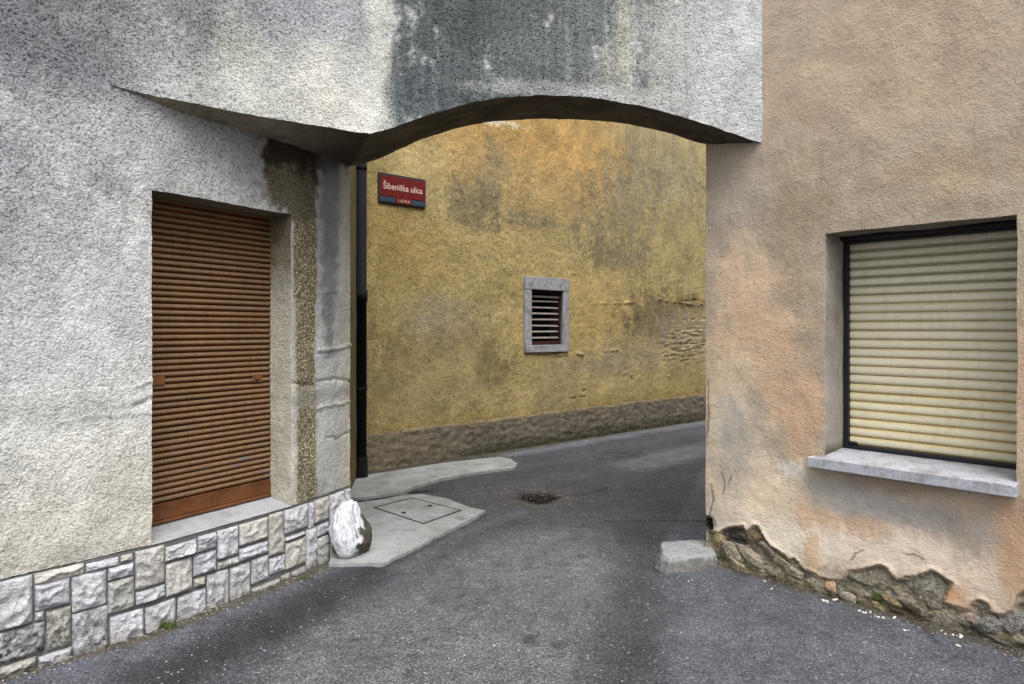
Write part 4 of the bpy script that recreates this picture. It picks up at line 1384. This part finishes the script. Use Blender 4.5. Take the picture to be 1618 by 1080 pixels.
box_on(rgt, 0, fs0 + .002, fs1 - .002, zF1 - 0.020, zF1 + 0.002, FO + .036, FO + 0.10, 'shade_rail', M['frame_dark'], right, 0.003)  # lip added under the head to throw shade on the top slats
NR = 23
cz0 = zF0 + 0.022
pr = (zF1 - 0.03 - cz0) / NR
CREAM = S(208, 196, 158)
cs = make_shutter(right, rgt, 0, fs0 + .026, fs1 - .026, cz0, NR, pr, RD + 0.004, 0.009, lambda j: (S(206, 190, 146), S(204, 194, 162), S(180, 172, 146))[0 if j < 7 else 1 if j < 17 else 2], M['shutter_cream'], (0.3, 0.75), lambda j: (0.0, 0 if j < 7 else 1 if j < 17 else 2))  # yellower slats below; top slats tinted darker, recess shade put into their colour
cs['label'] = 'cream roller shutter'

# ------------------------------------------------------------------ YELLOW HOUSE
yo = yel.pos(np.array(yel.at(600, 600)[0]), 0.0)
yellow = thing('yellow_house', tuple(yo), 'stained ochre yellow house wall seen through the arch with a small louvred vent', 'house')
vs0, vz1 = yel.at(827, 436); vs1, _ = yel.at(897, 440); vz0 = yel.at(827, 557)[1]
hs0 = yel.at(838, 457)[0]; hs1 = yel.at(887.5, 457)[0]; hz1 = yel.at(838, 457)[1]; hz0 = yel.at(838, 545)[1]
Y_ = S(158, 141, 92)
yel_specs = [
    (870, 240, 150, 75, S(166, 132, 76), .9, .6, .6, .6), (800, 290, 90, 60, S(160, 138, 92), .6, .7, .5, .5), (950, 260, 60, 90, S(166, 136, 82), .6, .7, .6, .6), (640, 250, 60, 40, S(180, 162, 110), .6, .7, .4, .4),
    (755, 325, 50, 26, S(98, 94, 76), .65, .6, .9, 1.0), (780, 275, 20, 40, S(116, 108, 84), .6, .7, .9, .9), (850, 350, 70, 10, S(112, 104, 82), .6, .7, .9, .9), (980, 330, 60, 60, S(122, 114, 88), .65, .6, .9, .9),
    (1060, 270, 60, 70, S(126, 120, 96), .7, .6, .8, .9), (1080, 400, 50, 60, S(146, 134, 92), .6, .7, .8, .8), (975, 405, 40, 22, S(98, 92, 76), .65, .6, .9, 1.0), (1000, 300, 30, 90, S(128, 120, 94), .5, .7, .9, .8),
    (650, 400, 60, 60, S(160, 138, 84), .6, .7, .6, .7), (620, 470, 60, 80, S(146, 128, 80), .6, .7, .6, .7), (610, 360, 40, 60, S(150, 126, 72), .6, .7, .6, .7), (700, 510, 50, 40, S(146, 134, 108), .75, .6, .7, .5), (735, 560, 40, 60, S(140, 122, 86), .65, .6, .7, .5),
    (770, 590, 30, 50, S(106, 94, 60), .8, .6, .8, .5), (630, 590, 50, 60, S(118, 104, 68), .8, .6, .8, .6), (600, 640, 60, 40, S(138, 120, 78), .7, .6, .8, .5), (700, 610, 60, 50, S(150, 134, 90), .6, .7, .7, .4), (800, 640, 40, 30, S(162, 144, 98), .6, .7, .6, .3),
    (940, 500, 60, 60, S(172, 150, 92), .6, .7, .6, .4), (1040, 505, 50, 36, S(92, 82, 54), .9, .6, .8, .6), (1090, 480, 40, 14, S(108, 94, 56), .7, .6, .7, .6), (1085, 530, 50, 40, S(146, 134, 108), .75, .6, .7, .6), (990, 570, 60, 30, S(144, 130, 106), .7, .6, .8, .5),
    (880, 590, 20, 40, S(138, 128, 96), .6, .7, .8, .5), (950, 610, 80, 20, S(160, 142, 96), .7, .7, .6, .3), (1080, 595, 50, 26, S(146, 128, 82), .6, .7, .7, .4), (880, 640, 30, 12, S(150, 138, 106), .6, .6, .7, .4),
    (590, 300, 30, 120, S(138, 122, 74), .6, .6, .6, .7), (790, 192, 30, 5, S(200, 188, 156), .8, .5, 1.0, .3), (850, 190, 30, 5, S(204, 192, 164), .8, .5, 1.0, .3), (930, 196, 40, 7, S(196, 184, 156), .8, .5, 1.0, .3), (1060, 216, 40, 8, S(190, 176, 140), .7, .5, 1.0, .3),
]
YL = [([(935, 478), (960, 480), (1000, 477)], .014, .020), ([(1040, 473), (1080, 478), (1100, 482), (1118, 480)], .018, .030), ([(1070, 476), (1095, 474), (1105, 475)], .016, -.03), ([(955, 554), (975, 553)], .014, .030), ([(905, 558), (925, 560)], .012, .03), ([(880, 560), (897, 559)], .012, .03),
      ([(1060, 525), (1118, 522)], .012, .02), ([(1070, 545), (1118, 540)], .014, -.025), ([(1080, 552), (1118, 545)], .012, .02), ([(1050, 570), (1118, 558)], .014, -.02), ([(1040, 595), (1062, 593)], .012, .02), ([(1080, 505), (1118, 503)], .014, -.02), ([(1060, 535), (1110, 530)], .012, -.018),
      ([(900, 533), (905, 534)], .016, -.03), ([(922, 617), (931, 617)], .020, -.035), ([(960, 570), (985, 590), (1010, 595)], .014, .014), ([(985, 580), (1000, 600)], .014, -.014), ([(903, 432), (915, 433)], .010, .02),
      ([(895, 630), (925, 626)], .012, -.014), ([(720, 632), (740, 628)], .010, -.01), ([(800, 640), (850, 632)], .010, .008), ([(1040, 558), (1060, 562)], .012, .018)]


def yel_color(s, z):
    c, g = spots(yel, s, z, Y_, 0.8, yel_specs, 13.0)
    n = fbm(np.stack([s * 2.2, z * 2.2, s * 0], 1), 5)[:, None]; n2 = fbm(np.stack([s * 7, z * 7, s * 0 + 9], 1), 4)[:, None]
    c = c * (1 + 0.30 * n + 0.22 * n2) * np.array([1.0, 1.0, 1.10])
    k = sstep(0.12, 0.5, n2[:, 0] + .5 * n[:, 0])[:, None] * .4
    c = c * (1 - k) + S(124, 112, 80) * k
    m = sstep(0.66, 0.42, z + 0.10 * n2[:, 0])[:, None] * .45
    c = c * (1 - m) + S(132, 112, 62) * m
    n3 = fbm(np.stack([s * 8, z * 14, s * 0 + 21], 1), 3)
    P = np.stack([s, z], 1)
    for pix, w_, a in YL:
        d, _ = seg_dist(P + np.array([0, 0.018 if a > 0 else 0.0]), [yel.at(*q) for q in pix])
        q = (.5 * (1 - sstep(w_ * .3, w_ * 1.1, d)) * sstep(-.15, .25, n3))[:, None]
        c = c * (1 - q) + (S(196, 182, 144) if a > 0 else S(84, 70, 46)) * q
    return c, g, np.zeros(len(s))


def yel_disp(s, z):
    p = yel.pos(s, z)
    off = 0.015 * fbm(np.stack([s * 1.2, z * 1.2, s * 0], 1), 3) + 0.008 * fbm(np.stack([s * 12, z * 12, s * 0], 1), 3)
    P = np.stack([s, z], 1); n3 = fbm(np.stack([s * 8, z * 14, s * 0 + 21], 1), 3)
    wob = np.stack([s * 0, 0.035 * fbm(np.stack([s * 9, z * 4, s * 0], 1), 3)], 1)
    for pix, w_, a in YL:
        d, _ = seg_dist(P + wob, [yel.at(*q) for q in pix])
        off = off + a * 1.1 * (1 - sstep(w_ * .2, w_ * 1.3, d)) * sstep(-.25, .3, n3)
    # ragged layered patch low on the right
    s0, z0 = yel.at(1085, 545)
    d = np.sqrt(((s - s0) / 0.9) ** 2 + ((z - z0) / .38) ** 2)
    off = off + (1 - sstep(.5, 1.2, d)) * .03 * fbm(np.stack([s * 4, z * 24, s * 0 + 5], 1), 3)
    return p, np.zeros((len(s), 3)), off


sh = Sheet()
yend = yel.at(1140, 600)[0]
ss = np.concatenate([[0.0, .6, 1.2], lines([yel.at(548, 600)[0], hs0, hs1, yend], 0.0155), lines([yend + .1, yel.s[-1]], .25)])
wall_grid(sh, yel, ss, zs=np.concatenate([[-.05, .2], lines([0.38, hz0, hz1, 4.4], 0.0165), [5.0, 5.5]]), hole=(hs0, hs1, hz0, hz1), colf=yel_color, dispf=yel_disp)
# opening
for s0, fl in ((hs0, True), (hs1, False)):
    a = yel.p[0] + yel.d[0] * s0
    vv = [(a[0] - yel.nn[0][0] * q, a[1] - yel.nn[0][1] * q, z) for q, z in ((-.01, hz0), (.25, hz0), (.25, hz1), (-.01, hz1))]
    sh.add(np.array(vv), [[0, 1, 2, 3]], S(70, 62, 50))
a0 = yel.pos(np.array(hs0), 0.) ; a1 = yel.pos(np.array(hs1), 0.); nb = yel.normal(np.array(hs0))
for z in (hz0, hz1):
    vv = [a0 + nb * .01, a1 + nb * .01, a1 - nb * .25, a0 - nb * .25]
    sh.add(np.array([(q[0], q[1], z) for q in vv]), [[0, 1, 2, 3]], S(70, 62, 50))
sh.add(np.array([(*(a0 - nb * .25)[:2], hz0), (*(a1 - nb * .25)[:2], hz0), (*(a1 - nb * .25)[:2], hz1), (*(a0 - nb * .25)[:2], hz1)]), [[0, 1, 2, 3]], S(10, 8, 8))
# the rest of the block
ya, yb = yel.p[0], yel.p[1]; yn = -yel.nn[0] * 5
sh.add(np.array([(*ya, 5.49), (*yb, 5.49), (*(yb + yn), 5.49), (*(ya + yn), 5.49)]), [[0, 1, 2, 3]], S(130, 110, 90))
sh.add(np.array([(*ya, 0), (*(ya + yn), 0), (*(ya + yn), 5.5), (*ya, 5.5)]), [[0, 1, 2, 3]], Y_)
sh.add(np.array([(*yb, 0), (*(yb + yn), 0), (*(yb + yn), 5.5), (*yb, 5.5)]), [[0, 1, 2, 3]], Y_)
sh.build('wall', M['yellow'], yellow)

# cement skirting of the yellow wall
sh = Sheet()
ss = np.concatenate([[0.6, 1.2], lines([yel.at(548, 600)[0], yend], 0.018), lines([yend + .1, yel.s[-1]], .25)])


def band_z(s):
    return np.full(len(s), -0.04), 0.445 + 0.03 * fbm(np.stack([s * 3, s * 0, s * 0], 1), 3) + 0.018 * fbm(np.stack([s * 16, s * 0, s * 0 + 3], 1), 3) + 0.03 * sstep(5, 9, s)


def band_col(s, z):
    n = fbm(np.stack([s * 3, z * 5, s * 0], 1), 4)[:, None]; n2 = fbm(np.stack([s * 12, z * 12, s * 0 + 2], 1), 4)[:, None]
    c = S(106, 99, 88) * (1 + .6 * n + .5 * n2)
    ty = (sstep(.10, 0.0, band_z(s)[1] - z + .06 * n2[:, 0]) * .55)[:, None]
    s0 = yel.at(600, 700)[0]
    gl = sstep(s0 + 1.6, s0 - .2, s)[:, None] * .55
    c = c * (1 - gl) + S(128, 118, 96) * gl
    s1 = yel.at(790, 700)[0]
    mo = (sstep(0.22, 0.0, z + .12 * n2[:, 0]) * sstep(s0 + .6, s1 - .2, s) * .8)[:, None]
    c = c * (1 - mo) + S(46, 48, 24) * mo
    dk = sstep(.1, .5, n2 + .5 * n) * .6
    c = c * (1 - dk) + S(60, 52, 42) * dk
    c = c * (1 - ty) + S(134, 120, 84) * ty
    return c, np.full(len(s), .8), np.zeros(len(s))


def band_disp(s, z):
    p = yel.pos(s, z)
    top = sstep(0.0, 0.03, band_z(s)[1] - z)
    off = -.012 + top * (0.022 + .02 * fbm(np.stack([s * 10, z * 16, s * 0 + 7], 1), 4)) + .015 * fbm(np.stack([s * 1.2, z * 1.2, s * 0], 1), 3)
    return p, np.zeros((len(s), 3)), off


wall_grid(sh, yel, ss, zfun=band_z, nz=30, colf=band_col, dispf=band_disp)
sh.build('base_render', M['base'], yellow)

# the vent: four frame stones, rusty frame, eight louvre blades
for a in ((vs0, vs1, hz1, vz1), (vs0 + .004, vs1 - .004, vz0, hz0)):
    box_on(yel, 0, *a, -0.02, 0.040, 'frame_stone', M['frame_stone'], yellow, 0.006, sub=1)
for a in ((vs0, hs0, hz0 + .003, hz1 - .003), (hs1, vs1, hz0 + .003, hz1 - .003)):
    box_on(yel, 0, *a, -0.02, 0.034, 'frame_stone', M['frame_stone'], yellow, 0.006, sub=1)
vent = bpy.data.objects.new('vent_grille', None); col.objects.link(vent); vent.parent = yellow
vent['_o'] = list(yellow['_o'])
fw = 0.032
for a in ((hs0 + .002, hs0 + fw, hz0 + .002, hz1 - .002), (hs1 - fw * .5, hs1 - .002, hz0 + .002, hz1 - .002), (hs0 + fw, hs1 - fw * .5, hz1 - fw * 1.2, hz1 - .002), (hs0 + fw, hs1 - fw * .5, hz0 + .002, hz0 + fw * 1.5)):
    box_on(yel, 0, *a, -0.075, -0.03, 'grille_frame', M['louvre_frame'], vent, 0.003)
zb0, zb1 = hz0 + fw * 1.5, hz1 - fw * 1.2
for j in range(8):
    zc = zb0 + (j + .5) * (zb1 - zb0) / 8
    bm = bmesh.new()
    a = yel.p[0] + yel.d[0] * (hs0 + fw + .001); b = yel.p[0] + yel.d[0] * (hs1 - fw * .5 - .001); n = yel.nn[0]
    pr4 = [(-0.045, 0.006), (-0.045, 0.013), (-0.070, 0.030), (-0.070, 0.022)] if j < 7 else [(-0.036, -0.012), (-0.036, 0.012), (-0.050, 0.016), (-0.050, -0.008)]
    pr4 = [(o, z - .008) for o, z in pr4]
    v1 = [bm.verts.new((a[0] + n[0] * o - yo[0], a[1] + n[1] * o - yo[1], zc + z)) for o, z in pr4]
    v2 = [bm.verts.new((b[0] + n[0] * o - yo[0], b[1] + n[1] * o - yo[1], zc + z + .004 * math.sin(j * 2.3))) for o, z in pr4]
    for i in range(4):
        bm.faces.new([v1[i], v1[(i + 1) % 4], v2[(i + 1) % 4], v2[i]])
    bm.faces.new(v1); bm.faces.new(v2[::-1])
    bmesh.ops.recalc_face_normals(bm, faces=bm.faces)
    me = bpy.data.meshes.new('louvre_blade'); bm.to_mesh(me); bm.free()
    me.materials.append(M['louvre'])
    link('louvre_blade', me, vent)

# ------------------------------------------------------------------ DRAINPIPE in the corner
def tube(name, pts, r, mat, parent, seg=20, org=(0, 0, 0)):
    vs, fs = [], []
    for i, p in enumerate(pts):
        for j in range(seg):
            a = 2 * math.pi * j / seg
            vs.append((p[0] + r[i] * math.cos(a) - org[0], p[1] + r[i] * math.sin(a) - org[1], p[2] - org[2]))
    for i in range(len(pts) - 1):
        for j in range(seg):
            fs.append((i * seg + j, i * seg + (j + 1) % seg, (i + 1) * seg + (j + 1) % seg, (i + 1) * seg + j))
    fs.append(tuple(range(seg))[::-1]); fs.append(tuple((len(pts) - 1) * seg + j for j in range(seg)))
    me = bpy.data.meshes.new(name); me.from_pydata(vs, [], fs)
    for q in me.polygons: q.use_smooth = len(q.vertices) == 4
    me.materials.append(mat)
    return link(name, me, parent)


pc = gp(571, 757)
pipe = thing('drainpipe', (pc[0], pc[1], 0), 'black cast iron drainpipe standing beside the red street sign', 'drainpipe')
po = (pc[0], pc[1], 0)
R0 = 0.056
tube('pipe', [(pc[0], pc[1], z) for z in (-.02, 1.9, 1.901, 2.02, 2.021, 5.9)], [R0, R0, R0 + .010, R0 + .010, R0, R0], M['black'], pipe, org=po)
tube('shoe', [(pc[0], pc[1], z) for z in (-.01, .02, .22, .24)], [R0 + .012, R0 + .012, R0 + .010, R0 + .001], M['black'], pipe, org=po)
for z in (0.95, 3.3):
    tube('pipe_clamp', [(pc[0], pc[1], z + d) for d in (0, .002, .034, .036)], [R0 + .002, R0 + .006, R0 + .006, R0 + .002], M['black'], pipe, org=po)

# ------------------------------------------------------------------ STREET SIGN
SO = 0.03
g0, gz1 = yel.at(598.5, 271, SO); g1, gz2 = yel.at(673, 283.5, SO)
gb0 = yel.at(598.5, 320.5, SO)[1]; gb1 = yel.at(673, 327, SO)[1]
gt, gb = (gz1 + gz2) / 2, (gb0 + gb1) / 2
sp = yel.pos(np.array((g0 + g1) / 2), (gt + gb) / 2, SO)
sign = thing('street_sign', tuple(sp), 'red enamel street name sign with blue-grey lower edge on the yellow wall', 'sign')
fr = 0.028
gw, gh = g1 - g0, gt - gb
box_on(yel, 0, g0, g1, gb, gt, SO - 0.035, SO, 'backplate', M['sign_edge'], sign, 0.008)
bh = gh * 0.21
box_on(yel, 0, g0 + fr * .7, g1 - fr * .7, gb + bh + fr * .35, gt - fr, SO + .001, SO + .006, 'red_panel', M['sign_red'], sign, 0.002)
box_on(yel, 0, g0 + gw * .34, g1 - gw * .31, gb + fr * .35, gb + bh + fr * .35 - .001, SO + .001, SO + .006, 'red_tab', M['sign_red'], sign, 0.002)
box_on(yel, 0, g0 + fr * .6, g0 + gw * .34 - .002, gb + fr * .5, gb + bh, SO + .001, SO + .005, 'blue_band', M['sign_blue'], sign, 0.002)
box_on(yel, 0, g1 - gw * .31 + .002, g1 - fr * .6, gb + fr * .5, gb + bh, SO + .001, SO + .005, 'blue_band', M['sign_blue'], sign, 0.002)


def lettering(text, width, height, s_mid, z_mid, off, bold=0.0):
    cu = bpy.data.curves.new('lettering', 'FONT')
    cu.body = text; cu.size = 1.0; cu.offset = bold; cu.extrude = 0.0; cu.align_x = 'CENTER'; cu.align_y = 'CENTER'
    to = bpy.data.objects.new('lettering_tmp', cu); col.objects.link(to)
    dg = bpy.context.evaluated_depsgraph_get()
    me = bpy.data.meshes.new_from_object(to.evaluated_get(dg))
    bpy.data.objects.remove(to)
    v = np.array([x.co[:] for x in me.vertices])
    lo, hi = v.min(0), v.max(0)
    v = (v - (lo + hi) / 2) / (hi - lo + 1e-9) * np.array([width, height, 0])
    c = yel.pos(np.array(s_mid), z_mid, off)
    d = yel.d[0]
    w = np.stack([c[0] + d[0] * v[:, 0], c[1] + d[1] * v[:, 0], z_mid + v[:, 1]], 1) - sp
    me.vertices.foreach_set('co', w.ravel())
    me.materials.clear(); me.materials.append(M['sign_text'])
    me.name = 'lettering'
    return link('lettering', me, sign)


lettering('Šibeniška ulica', gw * .83, gh * .27, (g0 + g1) / 2, gb + gh * .60, SO + .009, 0.012)
lettering('I ATRA', gw * .25, gh * .10, g0 + gw * .52, gb + fr * .3 + bh * .5, SO + .009)


# ------------------------------------------------------------------ CONCRETE APRON AND PATCHES
def slab(name, pix, z0, z1, mat, parent=None, jag=0.012, kind=None, org=None, holes=None):
    pts = [gp(a, b, z1)[:2] for a, b in pix]
    out = []
    n = len(pts)
    for i in range(n):
        a, b = np.array(pts[i]), np.array(pts[(i + 1) % n])
        m = max(1, int(np.linalg.norm(b - a) / 0.025))
        for j in range(m):
            q = a + (b - a) * j / m
            e = np.array([q[0] * 18, q[1] * 18, 3.0])[None]
            q = q + jag * np.array([fbm(e, 3)[0], fbm(e + 5, 3)[0]]) * (0.3 if j == 0 else 1)
            out.append(q)
    bm = bmesh.new()
    o = np.array(org if org is not None else (0, 0, 0))
    lift = lambda q: 0.0
    vt = [bm.verts.new((q[0] - o[0], q[1] - o[1], z1 - o[2])) for q in out]
    vb = [bm.verts.new((q[0] - o[0], q[1] - o[1], z0 - o[2])) for q in out]
    f = bm.faces.new(vt)
    if f.calc_area() and f.normal.z < 0: f.normal_flip()
    L = len(vt)
    for i in range(L):
        bm.faces.new([vt[i], vb[i], vb[(i + 1) % L], vt[(i + 1) % L]])
    bmesh.ops.recalc_face_normals(bm, faces=bm.faces)
    bmesh.ops.triangulate(bm, faces=[x for x in bm.faces if len(x.verts) > 4])
    me = bpy.data.meshes.new(name); bm.to_mesh(me); bm.free()
    me.materials.append(mat)
    ob = link(name, me, parent)
    if kind: tag(ob, kind=kind)
    if parent is None and org is not None: ob.location = org
    return ob


slab('concrete_pavement', [(520, 890), (606, 889), (650, 868), (700, 842), (740, 822), (768, 806), (742, 801), (706, 787), (668, 780), (640, 781), (600, 789), (556, 795), (530, 801)], -.03, 0.022, M['concrete'], kind='structure', jag=0.012)
slab('concrete_kerb_strip', [(540, 786), (578, 785), (640, 776), (655, 768), (700, 755), (770, 743), (812, 738), (818, 732), (806, 724), (790, 721), (700, 731), (585, 749), (560, 757), (540, 762)], -.03, 0.028, M['concrete'], kind='structure', jag=0.02)
cv = [(590, 801), (650, 785.5), (730, 805.5), (669, 827)]
co_ = gp(660, 806, 0.02)
cover = thing('access_cover', (co_[0], co_[1], 0.022), 'square concrete access cover with two lift holes set in the pale pavement', 'manhole cover')


def shrink(pix, k):
    c = np.mean(pix, axis=0)
    return [tuple(c + (np.array(q) - c) * k) for q in pix]


slab('joint', shrink(cv, 1.0), 0.018, 0.0265, M['gap'], cover, 0.004, org=cover.location)
slab('lid', shrink(cv, 0.93), 0.018, 0.0305, M['concrete'], cover, 0.003, org=cover.location)
for px, py in ((638, 810), (679, 799)):
    q = gp(px, py, 0.03)
    tube('lift_hole', [(q[0], q[1], .024), (q[0], q[1], .0345)], [0.022, 0.022], M['gap'], cover, 12, org=cover.location)

# ------------------------------------------------------------------ GUARD STONE
q0 = gp(549, 886)
gs_o = (q0[0], q0[1] + 0.09, 0)


def guard_stone():
    bm = bmesh.new(); bmesh.ops.create_icosphere(bm, subdivisions=5, radius=1.0)
    v = np.array([x.co[:] for x in bm.verts]); f = np.array([[q.index for q in x.verts] for x in bm.faces]); bm.free()
    t = (v[:, 2] + 1) / 2
    vs_ = facet(v, 5.3, 9, .70, .93) * 1.1
    v = vs_ * (1 + .05 * fbm(vs_ * 6, 3))[:, None]
    wx = 0.128 * (1.06 - 0.26 * t ** 2.2); wy = 0.13 * (1.1 - 0.26 * t ** 2)
    w = np.stack([v[:, 0] * wx, v[:, 1] * wy, 0.175 + v[:, 2] * 0.215], 1)
    w[:, 0] += -0.020 * t + 0.012 * (1 - t)
    # broken shoulder at right
    w[:, 0] -= 0.022 * sstep(0.2, 0.9, v[:, 0]) * sstep(0.5, 0.95, t)
    w *= 1 + (0.12 * fbm(v * 1.6 + 3, 3) + 0.08 * fbm(v * 4 + 3, 3) + 0.03 * (0.4 - np.abs(perlin(v * 8))))[:, None]
    n = fbm(v * 3.0, 4); n2 = fbm(v * 9.0 + 3, 3)
    bare = sstep(0.02, 0.14, v[:, 0] * 0.75 - v[:, 1] * 0.0 - v[:, 2] * 0.30 - 0.42 + 0.40 * n)[:, None]
    white = S(196, 197, 202) * (1 + .10 * n2[:, None])
    gry = sstep(.02, .4, fbm(v * 14 + 7, 3) + .5 * n)[:, None] * .75
    white = white * (1 - gry) + S(122, 122, 130) * gry
    rock = S(66, 62, 56) * (1 + .9 * n2[:, None])
    c = white * (1 - bare) + rock * bare
    ft = sstep(0.07, 0.015, w[:, 2] + .03 * n2)[:, None] * .8
    c = c * (1 - ft) + S(88, 72, 54) * ft
    s_ = Sheet(); s_.add(w, f, c, .25)
    return s_.build('guard_stone', M['smooth'], None, org=(0, 0, 0))


g_ = guard_stone(); g_.location = gs_o
tag(g_, 'white painted guard stone at the foot of the arch pier', 'stone')

# ------------------------------------------------------------------ KERB STONE at the right corner
def kerb():
    a = [(1036, 899), (1056, 905), (1136, 893)]      # foot, measured on the ground
    P = [gp(1036, 897), gp(1052, 906), gp(1150, 893)]
    H = 0.095
    base = [np.array([0.945, 4.43, 0]), np.array([1.00, 4.32, 0]), np.array([1.385, 4.44, 0]), np.array([1.37, 4.78, 0]), np.array([1.03, 4.74, 0])]
    top = [np.array([1.015, 4.46, H]), np.array([1.045, 4.375, H * .98]), np.array([1.375, 4.475, H]), np.array([1.365, 4.76, H]), np.array([1.06, 4.70, H])]
    bm = bmesh.new()
    vb = [bm.verts.new((*q[:2], -.03)) for q in base]; vm = [bm.verts.new((*q[:2], .012)) for q in base]; vt = [bm.verts.new(q) for q in top]
    for A_, B_ in ((vb, vm), (vm, vt)):
        for i in range(5): bm.faces.new([A_[i], A_[(i + 1) % 5], B_[(i + 1) % 5], B_[i]])
    bm.faces.new(vt); bm.faces.new(vb[::-1])
    bmesh.ops.bevel(bm, geom=[e for e in bm.edges], offset=0.004, segments=1, affect='EDGES')
    bmesh.ops.triangulate(bm, faces=bm.faces)
    for _ in range(4):
        bmesh.ops.subdivide_edges(bm, edges=[e for e in bm.edges if e.calc_length() > 0.011], cuts=1)
        bmesh.ops.triangulate(bm, faces=bm.faces)
    bmesh.ops.recalc_face_normals(bm, faces=bm.faces)
    v = np.array([x.co[:] for x in bm.verts]); f = np.array([[q.index for q in x.verts] for x in bm.faces]); bm.free()
    n = fbm(v * 9, 3); n2 = fbm(v * 30, 3)
    v = v + vnoise(v, 9, .012) + vnoise(v, 34, .008, 3)
    n2 = n2 + .8 * fbm(v * 80, 3)
    c = S(136, 138, 138) * (1 + .35 * n2)[:, None]
    pit_ = (sstep(.12, .4, fbm(v * 55 + 9, 3)) * .6)[:, None]
    c = c * (1 - pit_) + S(78, 76, 68) * pit_
    up = sstep(H * .55, H * .9, v[:, 2] + .02 * n)[:, None]
    side = S(94, 94, 92) * (1 + .6 * n2)[:, None]
    c = c * up + side * (1 - up)
    lf = sstep(1.02, 0.985, v[:, 0] + .02 * n)[:, None] * .5
    c = c * (1 - lf) + S(96, 98, 98) * lf
    s_ = Sheet(); o = np.array([1.2, 4.55, 0]); s_.add(v, f, c, 1.0)
    ob = s_.build('kerb_stone', M['smooth'], None, org=tuple(o))
    tag(ob, 'low grey stone block with a sloping end at the orange house corner', 'kerb stone')


kerb()

# ------------------------------------------------------------------ CRUMBS, MOSS, LEAVES (nobody could count them)
def scatter(name, items, mat, label, cat):
    """items: centre, size, colour, seed"""
    base_v, base_f = None, None
    bm = bmesh.new(); bmesh.ops.create_icosphere(bm, subdivisions=1, radius=1.0)
    v0 = np.array([x.co[:] for x in bm.verts]); f0 = np.array([[q.index for q in x.verts] for x in bm.faces]); bm.free()
    s_ = Sheet()
    for c, r, tn, sd in items:
        v = v0 * (1 + .5 * perlin(v0 * 1.1 + sd * 1.37)[:, None])
        a = sd * 2.1; ca, sa = math.cos(a), math.sin(a)
        v = v @ np.array([[ca, sa, 0], [-sa, ca, 0], [0, 0, 1]])
        s_.add(v * np.array(r) + np.array(c), f0, tn, .2)
    ob = s_.build(name, mat, None, smooth=False)
    tag(ob, label, cat, kind='stuff')


items = []
cl = [(1305, 950, 9, 7), (1321, 948, 4, 3), (1368, 967, 10, 9), (1380, 974, 8, 5), (1396, 976, 5, 4), (1412, 978, 4, 4), (1434, 996, 4, 2), (1486, 997, 3, 2), (1510, 1003, 14, 7), (1517, 1020, 6, 3), (1262, 926, 4, 2), (1208, 918, 3, 2), (1220, 931, 3, 2), (1090, 918, 4, 2)]
for cx_, cy_, spread, n in cl:
    for k in range(n):
        q = gp(cx_ + random.gauss(0, spread * .5), cy_ + random.gauss(0, spread * .22))
        r = random.uniform(.003, .010)
        items.append((q + np.array([0, 0, r * .4]), (r, r * .8, r * .6), S(212, 206, 190) * random.uniform(.75, 1.05), random.random() * 40))
for k in range(170):
    px = random.uniform(1130, 1640); yb_ = 885 + (px - 1130) * .297
    q = gp(px, yb_ + abs(random.gauss(0, 9)) + 3)
    r = random.uniform(.0015, .005)
    items.append((q + np.array([0, 0, r * .4]), (r, r, r * .6), S(150, 140, 120) * random.uniform(.5, 1.3), random.random() * 40))
for k in range(150):
    px = random.uniform(-40, 520); yb_ = 1070 - px * .345
    q = gp(px, yb_ + abs(random.gauss(0, 8)) + 4)
    r = random.uniform(.0015, .0055)
    items.append((q + np.array([0, 0, r * .4]), (r, r, r * .6), S(165, 158, 146) * random.uniform(.5, 1.3), random.random() * 40))
for k in range(170):
    q = gp(850 + random.gauss(0, 60), 782 + random.gauss(0, 9))
    r = random.uniform(.003, .008)
    items.append((q + np.array([0, 0, r * .3]), (r, r, r * .5), S(138, 134, 130) * random.uniform(.4, 1.2), random.random() * 40))
for k in range(420):
    q = gp(random.uniform(100, 1500), random.uniform(830, 1085))
    if q[0] < -1.9 or q[0] > 2.3: continue
    r = random.uniform(.0015, .0048)
    items.append((q + np.array([0, 0, r * .3]), (r, r, r * .5), S(175, 168, 158) * random.uniform(.35, 1.15), random.random() * 40))
scatter('crumbs', items, M['smooth'], 'scattered grit and fallen plaster crumbs along the wall feet', 'grit')

items = []
for k in range(90):
    q = gp(850 + random.gauss(0, 16), 785 + random.gauss(0, 3.5))
    r = random.uniform(.008, .02)
    items.append((q + np.array([0, 0, -.022 + random.random() * .01]), (r, r * .6, .003), S(46, 38, 30) * random.uniform(.3, 1.3), random.random() * 40))
scatter('rotten_leaves', items, M['smooth'], 'dark rotten leaves gathered in the pothole under the arch', 'leaves')

items = []
for cx_, cy_, sp_, n, zr in ((264, 992, 7, 120, .03), (1155, 890, 10, 60, .02), (1385, 950, 8, 40, .03), (480, 915, 8, 30, .01), (600, 752, 40, 60, .02), (760, 722, 40, 110, .04), (20, 1062, 12, 40, .02), (140, 1025, 12, 24, .01)):
    for k in range(n):
        q = gp(cx_ + random.gauss(0, sp_), cy_ + random.gauss(0, sp_ * .15))
        r = random.uniform(.003, .009)
        items.append((q + np.array([0, 0.0, abs(random.gauss(0, zr * .5))]), (r * .6, r * .6, r * 1.3), S(70, 84, 36) * random.uniform(.4, 1.2), random.random() * 40))
scatter('moss', items, M['smooth'], 'small tufts of moss where walls meet the asphalt', 'moss')

# helper data no longer needed
for o in bpy.data.objects:
    if '_o' in o: del o['_o']
